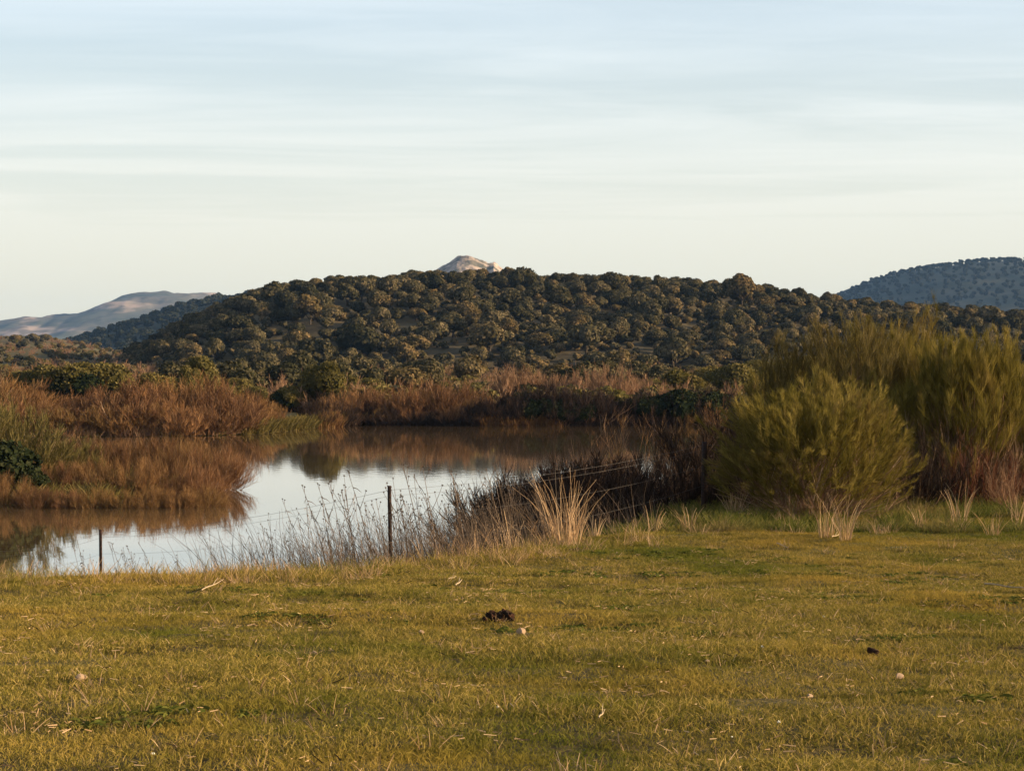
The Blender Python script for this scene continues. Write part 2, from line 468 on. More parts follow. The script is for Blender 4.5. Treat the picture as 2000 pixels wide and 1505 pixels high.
# --- hills: each a height field with its own ridge line
def hill(name, ridge_px, ridge_py, D0, D1, D2, tree_h, mat, rough, x_pad=0.0, nx=220, ny=80, base=0.0, seed=0, pw=1.0, fan=False, fine=(0, 1)):
    """ridge outline (measured in the photograph) stands at distance D1; foot at D0, back foot at D2"""
    rx = (np.asarray(ridge_px, float) - 1000) / FOC * D1
    rz = CAM_Z + (HORIZON - np.asarray(ridge_py, float)) / FOC * D1 - tree_h
    xs = np.linspace(rx[0] - x_pad, rx[-1] + x_pad, nx)
    def Z(x, y):
        zr = np.interp(x * D1 / np.maximum(y, D0 * 0.7) if fan else x, rx, rz)
        up = sstep(D0, D1, y) ** pw
        dn = 1 - sstep(D1 + (D2 - D1) * 0.15, D2, y)
        prof = np.where(y < D1, up, dn)
        lo = base - 3
        n = rough * (fbm(x / (rough * 14), y / (rough * 14), seed, 4))
        n = n * np.clip((y - D0) / (D1 - D0) * 3, 0, 1) * np.where(y > D1 - (D1 - D0) * 0.25, 0.35, 1)
        if fine[0]: n = n + fine[0] * fbm(x / fine[1], y / fine[1], seed + 5, 4) * np.clip((y - D0) / (D1 - D0) * 3, 0, 1)
        return lo + (zr - lo) * prof + n
    ys = np.linspace(D0, D2, ny)
    X, Y = np.meshgrid(xs, ys)
    o = obj(name, grid_mesh(name, X, Y, Z(X, Y), mat))
    tag(o, kind='structure')
    return Z, (xs[0], xs[-1])

hill_px = [120, 170, 215, 250, 300, 350, 400, 430, 500, 560, 640, 700, 760, 820, 900, 1000, 1100, 1180, 1280, 1400, 1500, 1600, 1700, 1800, 1900, 2000, 2150, 2500]
hill_py = [765, 732, 700, 672, 644, 617, 596, 581, 556, 545, 533, 538, 529, 523, 524, 529, 535, 531, 536, 543, 552, 566, 578, 584, 592, 602, 620, 670]
hillZ, hx = hill('wooded_hill', hill_px, hill_py, 330, 560, 820, 4.4, M['hillside'], 3.2, nx=300, ny=150, seed=31, pw=0.85, fan=True)
ridgeZ, _ = hill('blue_ridge', [60, 95, 150, 230, 300, 350, 400, 465, 520, 700], [700, 672, 658, 634, 612, 594, 582, 574, 570, 600], 1150, 1600, 2000, 5, M['far_green'], 7, seed=41, fan=True)
farhillZ, _ = hill('far_hill', [1520, 1580, 1640, 1690, 1740, 1800, 1850, 1900, 1950, 2000, 2100, 2300, 2600], [610, 590, 574, 552, 533, 519, 513, 507, 506, 508, 520, 560, 650],
                   2000, 3000, 3900, 5, M['far_green'], 13, seed=51)
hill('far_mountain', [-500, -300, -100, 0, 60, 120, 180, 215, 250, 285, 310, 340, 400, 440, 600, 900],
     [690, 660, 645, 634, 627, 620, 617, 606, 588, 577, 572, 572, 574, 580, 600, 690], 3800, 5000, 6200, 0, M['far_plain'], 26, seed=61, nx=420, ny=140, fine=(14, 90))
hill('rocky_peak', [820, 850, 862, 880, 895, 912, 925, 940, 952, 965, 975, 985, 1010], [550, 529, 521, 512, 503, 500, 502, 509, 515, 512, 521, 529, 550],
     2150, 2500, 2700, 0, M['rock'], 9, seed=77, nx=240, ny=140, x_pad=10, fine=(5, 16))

# haze: the air between here and the far ranges
hm, nt = nodemat('haze_air')
pv = nt.nodes.new('ShaderNodeVolumePrincipled')
pv.inputs['Color'].default_value = (0.30, 0.55, 1.0, 1)
pv.inputs['Density'].default_value = 0.000045
pv.inputs['Anisotropy'].default_value = 0.0
o_ = nt.nodes.new('ShaderNodeOutputMaterial'); nt.links.new(pv.outputs[0], o_.inputs['Volume'])
hv = np.array([[x, y, z] for z in (-5, 185) for y in (-60, 6900) for x in (-4500, 4500)], float)
hf = np.array([[0, 2, 3, 1], [4, 5, 7, 6], [0, 1, 5, 4], [2, 6, 7, 3], [0, 4, 6, 2], [1, 3, 7, 5]])
tag(obj('haze', mesh('haze', hv, hf, hm)), kind='stuff')

# ------------------------------------------------------------------ plant shapes
def shrub_curve(n_stem, Hh, Rr, max_tilt, base_r, curve=0.35, tilt_pow=0.6):
    """stem curves fanning out of a base: returns a function (index, t) -> point"""
    th = max_tilt * rng.random(n_stem) ** tilt_pow
    ph = rng.random(n_stem) * 2 * math.pi
    L = 1.0 / np.sqrt((np.cos(th) / Hh) ** 2 + (np.sin(th) / Rr) ** 2) * (0.72 + 0.28 * rng.random(n_stem))
    d0 = np.stack([np.sin(th) * np.cos(ph), np.sin(th) * np.sin(ph), np.cos(th)], 1)
    ph2 = ph + rng.normal(size=n_stem) * 0.6
    side = np.stack([np.cos(ph2), np.sin(ph2), np.zeros(n_stem)], 1)
    bow = side * (rng.normal(size=n_stem) * 0.12 * L)[:, None]
    upb = np.array([0, 0, 1.0])[None] * (curve * L * np.sin(th) * 0.5)[:, None]
    b = np.stack([np.cos(ph) * base_r * rng.random(n_stem), np.sin(ph) * base_r * rng.random(n_stem), np.full(n_stem, -0.06)], 1)
    def P(i, t):
        t = np.asarray(t)[..., None]
        w = 4 * t * (1 - t)
        return b[i] + d0[i] * L[i][..., None] * t - upb[i] * w * 0.6 + bow[i] * w
    return P, L, d0

def shrub(n_stem, Hh, Rr, max_tilt=1.2, base_r=0.25, n_twig=600, n_fine=2500, stem_r=0.02, twig_w=0.012, fine_w=0.006,
          fine_len=0.35, up=0.35, t0=0.25, spread=0.55, tubes_=True, tilt_pow=0.6, droop=0.0):
    P, L, d0 = shrub_curve(n_stem, Hh, Rr, max_tilt, base_r, tilt_pow=tilt_pow)
    i = np.arange(n_stem)
    ts = np.linspace(0, 1, 6)
    pts = P(i[:, None].repeat(6, 1), np.tile(ts, (n_stem, 1)))
    rs = stem_r * (0.5 + rng.random(n_stem))
    if tubes_:
        stem = tubes(pts, rs, rs * 0.25, rng.random(n_stem), 4)
    else:
        stem = ribbons(pts, rng.random(n_stem), rs * 2, rs * 0.6)
    # twigs off stems
    k = rng.integers(0, n_stem, n_twig)
    t = t0 + (1 - t0) * rng.random(n_twig) ** 0.75
    p0 = P(k, t)
    tan = unit(P(k, np.minimum(t + 0.05, 1.05)) - P(k, t - 0.05))
    dr = unit(tan * 0.9 + rand_unit(n_twig) * spread + np.array([0, 0, up])[None])
    ln = L[k] * (0.16 + 0.22 * rng.random(n_twig)) * (1.15 - 0.6 * t)
    bend = rand_unit(n_twig) * 0.18 + np.array([0, 0, 0.12 - droop])
    tt = np.linspace(0, 1, 4)[None, :, None]
    tw = p0[:, None] + dr[:, None] * ln[:, None, None] * tt + bend[:, None] * ln[:, None, None] * tt ** 2
    g1 = ribbons(tw, rng.random(n_twig), np.full(n_twig, twig_w), np.full(n_twig, twig_w * 0.4))
    # fine twigs off twigs
    k2 = rng.integers(0, n_twig, n_fine)
    q = rng.random(n_fine)
    o0 = p0[k2] + dr[k2] * (ln[k2] * q)[:, None] + bend[k2] * (ln[k2] * q * q)[:, None]
    d2 = unit(dr[k2] * 0.9 + rand_unit(n_fine) * spread + np.array([0, 0, up])[None])
    l2 = fine_len * (0.5 + 0.8 * rng.random(n_fine))
    b2 = rand_unit(n_fine) * 0.15 + np.array([0, 0, 0.1 - droop])
    t3 = np.linspace(0, 1, 3)[None, :, None]
    fw = o0[:, None] + d2[:, None] * l2[:, None, None] * t3 + b2[:, None] * l2[:, None, None] * t3 ** 2
    g2 = ribbons(fw, rng.random(n_fine), np.full(n_fine, fine_w), np.full(n_fine, fine_w * 0.35))
    return stem, join(g1, g2)

def leaf_quads(P, Nn, size, rnd):
    n = len(P)
    a = unit(np.cross(Nn, rand_unit(n))); b = np.cross(Nn, a)
    s = (size * (0.6 + 0.7 * rng.random(n)))[:, None]
    e = (0.6 + 0.5 * rng.random(n))[:, None]
    lift = Nn * s * 0.25
    V = np.stack([P - a * s - b * s * e * 0.6, P + a * s * 0.8 - b * s * e + lift, P + a * s + b * s * e * 0.7, P - a * s * 0.7 + b * s * e + lift], 1).reshape(-1, 3)
    F = np.arange(n * 4).reshape(-1, 4)
    return V, F, np.repeat(rnd, 4)

def crown(Rr, Hh, z0, lobes, n, size, jitter=0.55, flat=0.8):
    """a crown of leaf clumps over uneven lobes; some lobes stand out, gaps between"""
    lr = Rr * (0.32 + 0.25 * rng.random(lobes))
    th = rng.random(lobes) * 2 * math.pi
    rr = (Rr - lr) * np.sqrt(rng.random(lobes))
    lc = np.stack([rr * np.cos(th), rr * np.sin(th), z0 + lr * flat + (Hh - 2 * lr * flat) * rng.random(lobes)], 1)
    lc[0] = (0, 0, z0 + Hh * 0.55); lr[0] = Rr * 0.62
    wgt = lr ** 2 / np.sum(lr ** 2)
    k = rng.choice(lobes, n, p=wgt)
    d = rand_unit(n)
    d[:, 2] = np.where(d[:, 2] < -0.35, -d[:, 2], d[:, 2])
    r = lr[k] * (0.86 + 0.22 * rng.random(n))
    P = lc[k] + d * r[:, None] * np.array([1, 1, flat])
    Nn = unit(d + rand_unit(n) * jitter)
    clump = 0.5 + 0.5 * np.sin(P[:, 0] * 5 / Rr + 3 * P[:, 2] / Rr + k)
    rnd = np.clip(0.55 * rng.random(n) + 0.45 * clump, 0, 1)
    g = leaf_quads(P, Nn, size, rnd)
    # leafy inner mass so that no sky shows through the middle of a lobe
    cores = []
    for c, q in zip(lc, lr):
        m_ = 40
        dd = rand_unit(m_)
        cores.append(leaf_quads(c + dd * q * 0.7 * np.array([1, 1, flat]), unit(dd + 0.3 * rand_unit(m_)), q * 0.36, np.full(m_, 0.25)))
    return join(g, *cores)

def trunk(hh, r, forks=3, spread=0.7):
    segs = [np.array([[0, 0, -0.3], [0.05 * hh, 0.02 * hh, hh * 0.35], [0.03 * hh, 0, hh * 0.7]])]
    rr = [r]; r2 = [r * 0.6]
    for k in range(forks):
        a = k * 2 * math.pi / forks + rng.random()
        b0 = np.array([0.05 * hh, 0.02 * hh, hh * 0.4])
        e = b0 + np.array([math.cos(a) * spread, math.sin(a) * spread, 0.9]) * hh * 0.8
        segs.append(np.array([b0, (b0 + e) / 2 + [0, 0, -0.06 * hh], e])); rr.append(r * 0.6); r2.append(r * 0.15)
    return tubes(np.array(segs), np.array(rr), np.array(r2), np.full(len(segs), 0.5), 6)

def m_(name, g, mat):
    return mesh(name, g[0], g[1], mat, g[2])

# ------------------------------------------------------------------ scattered stuff (geometry nodes)
def scatter(name, variants, pts, rot, scl, idx, label=None):
    """one object: the variants and a cloud of points in one mesh; nodes instance each variant on its points"""
    V = []; F = []; Q = []; MI = []; vid = []; mats = []; o = 0
    for k, (g, mat) in enumerate(variants):
        if mat not in mats: mats.append(mat)
        V.append(g[0]); F.append(g[1] + o); Q.append(g[2]); MI.append(np.full(len(g[1]), mats.index(mat)))
        vid.append(np.full(len(g[0]), k)); o += len(g[0])
    nv = o
    V.append(pts); Q.append(np.zeros(len(pts))); vid.append(100 + idx)
    V = np.concatenate(V); vid = np.concatenate(vid)
    me = mesh(name, V, np.concatenate(F), mats, np.concatenate(Q), np.concatenate(MI))
    a = me.attributes.new('vid', 'INT', 'POINT'); a.data.foreach_set('value', vid.astype(np.int32))
    R3 = np.zeros((len(V), 3), np.float32); R3[nv:] = rot
    a = me.attributes.new('rot', 'FLOAT_VECTOR', 'POINT'); a.data.foreach_set('vector', R3.ravel())
    S1 = np.ones(len(V), np.float32); S1[nv:] = scl
    a = me.attributes.new('scl', 'FLOAT', 'POINT'); a.data.foreach_set('value', S1)
    ob = obj(name, me)
    ng = bpy.data.node_groups.new(name, 'GeometryNodeTree')
    ng.interface.new_socket('Geometry', in_out='INPUT', socket_type='NodeSocketGeometry')
    ng.interface.new_socket('Geometry', in_out='OUTPUT', socket_type='NodeSocketGeometry')
    gi = ng.nodes.new('NodeGroupInput'); go = ng.nodes.new('NodeGroupOutput')
    jn = ng.nodes.new('GeometryNodeJoinGeometry')
    def attr(nm, dt):
        n = ng.nodes.new('GeometryNodeInputNamedAttribute'); n.data_type = dt
        n.inputs['Name'].default_value = nm
        return n.outputs['Attribute']
    av, ar, asc = attr('vid', 'INT'), attr('rot', 'FLOAT_VECTOR'), attr('scl', 'FLOAT')
    def sel(val):
        c = ng.nodes.new('FunctionNodeCompare'); c.data_type = 'INT'; c.operation = 'EQUAL'
        ng.links.new(av, c.inputs[2]); c.inputs[3].default_value = val
        s = ng.nodes.new('GeometryNodeSeparateGeometry'); s.domain = 'POINT'
        ng.links.new(gi.outputs[0], s.inputs['Geometry']); ng.links.new(c.outputs[0], s.inputs['Selection'])
        return s.outputs['Selection']
    for k in range(len(variants)):
        ip = ng.nodes.new('GeometryNodeInstanceOnPoints')
        ng.links.new(sel(100 + k), ip.inputs['Points']); ng.links.new(sel(k), ip.inputs['Instance'])
        ng.links.new(ar, ip.inputs['Rotation']); ng.links.new(asc, ip.inputs['Scale'])
        ng.links.new(ip.outputs[0], jn.inputs[0])
    ng.links.new(jn.outputs[0], go.inputs[0])
    md = ob.modifiers.new('scatter', 'NODES'); md.node_group = ng
    tag(ob, label, None, None, 'stuff')
    return ob

def in_view(x, y, pad=1.0, k=0.27):
    return np.abs(x) < k * y + pad

# ------------------------------------------------------------------ meadow turf
def turf_patch(n, size, hmin, hmax, w, lean=0.5):
    p = (rng.random((n, 2)) - 0.5) * size
    p0 = np.concatenate([p, np.full((n, 1), -0.01)], 1)
    hh = hmin + (hmax - hmin) * rng.random(n) ** 1.8
    a = rng.random(n) * 2 * math.pi
    ln = lean * rng.random(n)
    d = unit(np.stack([np.cos(a) * ln, np.sin(a) * ln, np.ones(n)], 1))
    out = np.stack([np.cos(a), np.sin(a), np.zeros(n)], 1) * (0.5 * rng.random(n))[:, None]
    t = np.linspace(0, 1, 4)[None, :, None]
    P = p0[:, None] + d[:, None] * hh[:, None, None] * t + out[:, None] * hh[:, None, None] * t ** 2 - np.array([0, 0, 0.25])[None, None] * hh[:, None, None] * t ** 3
    ww = w * (0.7 + 0.7 * rng.random(n))
    return ribbons(P, rng.random(n) ** 1.1, ww, ww * 0.25)

step = 0.5
gx, gy = np.meshgrid(np.arange(-26, 26, step), np.arange(7.0, 52, step))
gx = gx.ravel() + (rng.random(gx.size) - 0.5) * step * 0.6; gy = gy.ravel() + (rng.random(gy.size) - 0.5) * step * 0.6
keep = in_view(gx, gy, 2.0, 0.30) & (gy < brow(gx) + 2.5)
gx, gy = gx[keep], gy[keep]
def slope_rot(x, y, dd=0.4):
    nx_ = -(H(x + dd, y) - H(x - dd, y)) / (2 * dd); ny_ = -(H(x, y + dd) - H(x, y - dd)) / (2 * dd)
    out = np.zeros((len(x), 3))
    for i in range(len(x)):
        nrm = Vector((nx_[i], ny_[i], 1)).normalized()
        q = nrm.to_track_quat('Z', 'Y').to_matrix() @ Matrix.Rotation(rng.random() * 6.283, 3, 'Z')
        out[i] = q.to_euler()
    return out
turf_vars = [(turf_patch(1500, 0.8, 0.018, 0.06, 0.005, 0.7), M['turf']) for _ in range(4)] + \
            [(turf_patch(1100, 0.7, 0.03, 0.095, 0.0055, 0.9), M['turf']) for _ in range(2)]
dens = fbm(gx / 1.3, gy / 0.9, 21) + 0.15 * rng.normal(size=len(gx))
idx = np.where(dens > 0.22, 4 + rng.integers(0, 2, len(gx)), rng.integers(0, 4, len(gx)))
scatter('meadow_grass', turf_vars, np.stack([gx, gy, H(gx, gy)], 1), slope_rot(gx, gy), 0.9 + 0.35 * rng.random(len(gx)), idx,
        'short olive and golden turf covering the meadow in the foreground')

# flat rosettes of broad leaved weeds, in colonies
def rosette(n, r):
    a = rng.random(n) * 6.283
    d = np.stack([np.cos(a), np.sin(a), 0.25 + 0.5 * rng.random(n)], 1)
    L_ = r * (0.6 + 0.6 * rng.random(n))
    t = np.linspace(0, 1, 4)[None, :, None]
    P = unit(d)[:, None] * L_[:, None, None] * t + np.array([0, 0, -0.5]) * L_[:, None, None] * t ** 2 + np.array([0, 0, 0.012])
    o = rng.normal(size=(n, 1, 3)) * np.array([0.05, 0.05, 0.0])
    return ribbons(P + o, rng.random(n), np.full(n, 0.010), np.full(n, 0.016))
n = 2600
wx_ = (rng.random(n) * 2 - 1) * 9; wy_ = 9 + 20 * rng.random(n)
k = in_view(wx_, wy_, 0.5, 0.26) & (fbm(wx_ / 2.2, wy_ / 1.1, 61) > 0.18) & (wy_ < brow(wx_)); wx_, wy_ = wx_[k], wy_[k]
scatter('broadleaf_weeds', [(rosette(30, 0.055), M['low_weed']) for _ in range(4)], np.stack([wx_, wy_, H(wx_, wy_)], 1), np.stack([0 * wx_, 0 * wx_, rng.random(len(wx_)) * 6.28], 1),
        0.7 + 0.8 * rng.random(len(wx_)), rng.integers(0, 4, len(wx_)), 'low dark green weeds in patches through the turf')
n = 1500
wx_ = (rng.random(n) * 2 - 1) * 9; wy_ = 8.5 + 20 * rng.random(n)
k = in_view(wx_, wy_, 0.5, 0.26) & (wy_ < brow(wx_)); wx_, wy_ = wx_[k], wy_[k]
def litter():
    n_ = 7
    p = np.concatenate([rng.normal(size=(n_, 2)) * 0.10, 0.02 + 0.03 * rng.random((n_, 1))], 1)
    d = unit(np.concatenate([rng.normal(size=(n_, 2)), 0.25 * rng.normal(size=(n_, 1))], 1))
    t = np.linspace(0, 1, 3)[None, :, None]
    L_ = 0.02 + 0.05 * rng.random(n_)
    return ribbons(p[:, None] + d[:, None] * L_[:, None, None] * t, rng.random(n_), np.full(n_, 0.006), np.full(n_, 0.004))
scatter('dead_leaf_litter', [(litter(), M['straw'] if q < 3 else M['dark_twig']) for q in range(5)], np.stack([wx_, wy_, H(wx_, wy_)], 1), np.stack([0 * wx_, 0 * wx_, rng.random(len(wx_)) * 6.28], 1),
        0.7 + 0.6 * rng.random(len(wx_)), rng.integers(0, 5, len(wx_)), 'scraps of dead grass and leaves lying in the turf')

# small straw stalks in the turf and along the brow
def stalk_clump(n, r, hmin, hmax, w, lean=0.35):
    a = rng.random(n) * 2 * math.pi; rr = r * np.sqrt(rng.random(n))
    p0 = np.stack([np.cos(a) * rr, np.sin(a) * rr, np.full(n, -0.02)], 1)
    hh = hmin + (hmax - hmin) * rng.random(n)
    a2 = a + rng.normal(size=n) * 0.8; ln = lean * rng.random(n)
    d = unit(np.stack([np.cos(a2) * ln, np.sin(a2) * ln, np.ones(n)], 1))
    t = np.linspace(0, 1, 5)[None, :, None]
    out = np.stack([np.cos(a2), np.sin(a2), -0.3 + 0 * a2], 1) * (0.35 * rng.random(n))[:, None]
    P = p0[:, None] + hh[:, None, None] * (d[:, None] * t + out[:, None] * t ** 2.5)
    return ribbons(P, rng.random(n), np.full(n, w), np.full(n, w * 0.35))

n = 520
sy = 9 + 22 * rng.random(n) ** 0.8; sx = (rng.random(n) * 2 - 1) * 0.28 * sy
k = sy < brow(sx); sx, sy = sx[k], sy[k]
scatter('straw_wisps', [(stalk_clump(7, 0.05, 0.05, 0.13, 0.005, 0.8), M['straw']) for _ in range(4)],
        np.stack([sx, sy, H(sx, sy)], 1), np.stack([0 * sx, 0 * sx, rng.random(len(sx)) * 6.28], 1), 0.7 + 0.7 * rng.random(len(sx)),
        rng.integers(0, 4, len(sx)), 'thin pale straw wisps standing up from the short turf')

# ragged dry grass along the brow and down the bank
n = 2600
bx = -9 + 24 * rng.random(n)
tt = rng.random(n) ** 1.3
by = brow(bx) - 1.2 + tt * 6.5
k = in_view(bx, by, 1.5) & ((bx < 0.9) | (by < brow(bx) - 0.2) & (by < 31.0) | (rng.random(n) < 0.12)); bx, by = bx[k], by[k]
scatter('bank_grass', [(stalk_clump(26, 0.16, 0.06, 0.24, 0.006, 0.9), M['straw'] if q < 1 else M['turf']) for q in range(4)],
        np.stack([bx, by, H(bx, by)], 1), np.stack([0 * bx, 0 * bx, rng.random(len(bx)) * 6.28], 1), 0.6 + 0.7 * rng.random(len(bx)),
        rng.integers(0, 4, len(bx)), 'rough dry grass along the top of the bank')

# green weeds round the feet of the brooms
n = 2000
bx = 0.9 + 11.5 * rng.random(n); by = 30.6 + 9 * rng.random(n)
kk = (fbm(bx / 1.2, by / 1.2, 81) > -0.18) & (by > 31.4 + 0.5 * noise(bx / 0.8, by, 83)) & (by < 33 + 7 * rng.random(n)) & in_view(bx, by, 1)
bx, by = bx[kk], by[kk]
scatter('green_weeds', [(stalk_clump(60, 0.17, 0.06, 0.26, 0.009, 1.2), M['green_weed']) for q in range(4)],
        np.stack([bx, by, H(bx, by)], 1), np.stack([0 * bx, 0 * bx, rng.random(len(bx)) * 6.28], 1), 0.6 + 0.7 * rng.random(len(bx)),
        rng.integers(0, 4, len(bx)), 'low bright green weeds around the feet of the broom bushes')

# grass fringe on the far shores and the peninsula
n = 2600
fx_ = -40 + 30 * rng.random(n) ** 0.8; fy = shore_far(fx_) + 0.1 + 2.5 * rng.random(n)
px_ = -26 + 16 * rng.random(n // 3); py_ = 67 + 12 * rng.random(n // 3)
ax = np.concatenate([fx_, px_]); ay = np.concatenate([fy, py_])
az = H(ax, ay); k = (az > 0.02) & in_view(ax, ay, 4); ax, ay, az = ax[k], ay[k], az[k]
idx = np.where((ax > -17) & (ax < -11.5) | (rng.random(len(ax)) < 0.25), rng.integers(0, 2, len(ax)), 2 + rng.integers(0, 2, len(ax)))
scatter('shore_grass', [(stalk_clump(60, 0.45, 0.12, 0.55, 0.035, 1.0), M['olive_leaf'] if q < 2 else M['pink_twig']) for q in range(4)],
        np.stack([ax, ay, az], 1), np.stack([0 * ax, 0 * ax, rng.random(len(ax)) * 6.28], 1), 0.6 + 0.8 * rng.random(len(ax)), idx,
        'yellow green and russet grass fringing the far shore of the water')

n = 3000
fx_ = -13 + 48 * rng.random(n); fy = shore_far(fx_) - 0.3 + 2.0 * rng.random(n) ** 1.5
az = H(fx_, fy)
scatter('waterline_scrub', [(stalk_clump(50, 0.45, 0.15, 0.75, 0.03, 1.0), M['dark_twig'] if q < 3 else M['willow_twig']) for q in range(4)],
        np.stack([fx_, fy, np.maximum(az, -0.05)], 1), np.stack([0 * fx_, 0 * fx_, rng.random(n) * 6.28], 1), 0.5 + 0.8 * rng.random(n),
        np.where(noise(fx_ / 3.5, fx_ * 0, 87) > 0.12, 3, rng.integers(0, 3, n)), 'low dark twigs overhanging the far waterline')

# ------------------------------------------------------------------ hill trees
oak_vars = []
for q in range(8):
    Rr = 2.7 + 1.2 * rng.random(); Hh = 3.2 + 2.2 * rng.random()
    oak_vars.append((m_('crown', crown(Rr, Hh, 0.9, 5 + 2 * (q % 4), 1300, 0.21, jitter=0.6), M['oak']), m_('trunk', trunk(2.6, 0.24), M['oak_bark']), Rr))
sp = 5.6
tx, ty = np.meshgrid(np.arange(-215, 175, sp), np.arange(350, 610, sp))
tx = tx.ravel() + (rng.random(tx.size) - 0.5) * sp * 0.95; ty = ty.ravel() + (rng.random(ty.size) - 0.5) * sp * 0.95
tz = hillZ(tx, ty)
gz = H(tx, ty)
PXT = 1000 + tx / ty * FOC; PYT = HORIZON - (tz - CAM_Z) / ty * FOC
clear = (np.abs(PXT - 1215) < 70) & (np.abs(PYT - 692) < 14) | (np.abs(PXT - 890) < 55) & (np.abs(PYT - 690) < 13)
gap = fbm(tx / 30, ty / 30, 91) < -0.42
hi_ = ty > 515
keep = (tz > gz + 0.2) & ~clear & ~gap & (np.abs(tx / ty) < 0.275) & (rng.random(len(tx)) < 0.9)
tx, ty, tz = tx[keep], ty[keep], tz[keep]
sizes = 0.38 + 0.55 * rng.random(len(tx)) ** 1.4 + 0.35 * (rng.random(len(tx)) < 0.12)
sizes = np.where(ty > 505, np.minimum(sizes, 0.66), sizes)
var = rng.integers(0, 8, len(tx))
ang = sizes * np.array([oak_vars[v][2] for v in var]) / ty * (1 + 0.35 * (ty > 530) * (ty < 575))
# hidden behind the broom bushes on the right: not worth a thing of its own
hid = (1000 + tx / ty * FOC > 1500) & (tz < 16)
ang = np.where(hid, ang * 0.5, ang)
order = np.argsort(-ang)
def hill_label(ppx, D_):
    row_ = 'crest' if D_ > 525 else 'foot' if D_ < 420 else 'middle'
    look = {'crest': 'small holm oak on the skyline crest', 'middle': 'holm oak halfway up the hill', 'foot': 'holm oak at the hill foot'}[row_]
    if ppx < 620:
        if row_ != 'crest': look = 'dark blue shaded holm oak ' + ('halfway up' if row_ == 'middle' else 'at the foot of') + ' the hill'
        col = 'on its steep left flank'
    elif ppx < 860: col = 'left of the rocky peak'
    elif ppx < 990: col = 'straight below the rocky peak'
    elif ppx < 1200: col = 'just right of the rocky peak'
    elif ppx < 1400: col = 'midway between the rocky peak and the tall brooms'
    else: col = 'behind the tops of the tall brooms'
    return look + ' ' + col, 'holm oaks, ' + row_ + ' of the hill, ' + col
for i in order[:225]:
    ppx = 1000 + tx[i] / ty[i] * FOC
    lb_, gp_ = hill_label(ppx, ty[i])
    cr, tr, _r = oak_vars[var[i]]
    s = sizes[i]
    e = thing('holm_oak', (tx[i], ty[i], tz[i] - 0.2), rng.random() * 6.28, (s, s * (0.8 + 0.4 * rng.random()), s * (0.8 + 0.5 * rng.random())), [('crown', cr), ('trunk', tr)], lb_, 'tree', gp_)
rest = order[225:]
oak_geo = [crown(2.8 + 0.2 * q, 3.6 + 0.4 * q, 0.9, 5 + q, 900, 0.25, jitter=0.45) for q in range(5)]
scatter('hill_wood', [(g_, M['oak']) for g_ in oak_geo], np.stack([tx[rest], ty[rest], tz[rest] - 0.2], 1),
        np.stack([0 * rest, 0 * rest, rng.random(len(rest)) * 6.28], 1), sizes[rest], rng.integers(0, 5, len(rest)),
        'the rest of the oak wood that covers the middle hill')
# low scrub between the trees
n = 5200
qx = -200 + 370 * rng.random(n); qy = 345 + 220 * rng.random(n); qz = hillZ(qx, qy)
k = (qz > H(qx, qy) + 0.1) & (np.abs(qx / qy) < 0.275); qx, qy, qz = qx[k], qy[k], qz[k]
scrub_geo = [crown(1.1, 1.2, 0.0, 4, 130, 0.22) for _ in range(4)]
scatter('hill_scrub', [(g_, M['oak']) for g_ in scrub_geo], np.stack([qx, qy, qz - 0.1], 1),
        np.stack([0 * qx, 0 * qx, rng.random(len(qx)) * 6.28], 1), 0.6 + 0.9 * rng.random(len(qx)), rng.integers(0, 4, len(qx)),
        'low scrub between the oaks on the hill')

# far woods
def far_wood(name, Z, x0, x1, y0, y1, sp, label, zmin=3):
    a, b = np.meshgrid(np.arange(x0, x1, sp), np.arange(y0, y1, sp * 1.3))
    a = a.ravel() + (rng.random(a.size) - 0.5) * sp; b = b.ravel() + (rng.random(b.size) - 0.5) * sp
    z = Z(a, b); k = (z > zmin) & (rng.random(len(a)) < 0.8) & (np.abs(a / b) < 0.30)
    a, b, z = a[k], b[k], z[k]
    gg = [crown(3.6, 4.6, 0.3, 5, 110, 0.8) for _ in range(4)]
    scatter(name, [(g_, M['far_oak']) for g_ in gg], np.stack([a, b, z - 0.3], 1), np.stack([0 * a, 0 * a, rng.random(len(a)) * 6.28], 1),
            0.8 + 0.6 * rng.random(len(a)), rng.integers(0, 4, len(a)), label)
far_wood('ridge_wood', ridgeZ, -420, -140, 1160, 1680, 10, 'dark blue wood on the low ridge left of the hill')
far_wood('far_hill_wood', farhillZ, 380, 880, 2100, 3100, 13.5, 'speckled blue wood covering the far hill on the right')

# scattered trees on the plain at the left
def ray_ground(ppx, ppy, D0=6.0):
    k = np.geomspace(D0, 3000, 9000)
    x = (ppx - 1000) / FOC * k
    z = CAM_Z - (ppy - HORIZON) / FOC * k
    hit = np.nonzero(z <= H(x, k))[0]
    i = hit[0] if len(hit) else int(np.argmin(np.abs(z - H(x, k)) / k))
    return x[i], k[i], float(H(x[i:i + 1], k[i:i + 1])[0])
n = 0
for (ppx, ppy, s) in [(18, 679, .6), (45, 683, .7), (75, 678, .6), (96, 693, .5), (120, 681, .6), (150, 690, .45), (15, 698, .4), (200, 692, .5), (178, 704, .35), (60, 704, .35),
                      (135, 686, .6), (30, 668, .8), (90, 667, .8), (190, 677, .6), (215, 688, .5), (160, 677, .6), (5, 687, .5), (66, 669, .8), (230, 700, .4), (110, 703, .35)]:
    x, DD, z = ray_ground(ppx, ppy, 160)
    cr, tr, _r = oak_vars[n % 8]; n += 1
    thing('plain_oak', (x, DD, z - 0.2), n * 1.7, (s, s, s * 0.8), [('crown', cr), ('trunk', tr)],
          'small dark oak scattered on the brown plain left of the wooded hill', 'tree', 'oaks dotted over the brown plain at the left')
cnt = 0
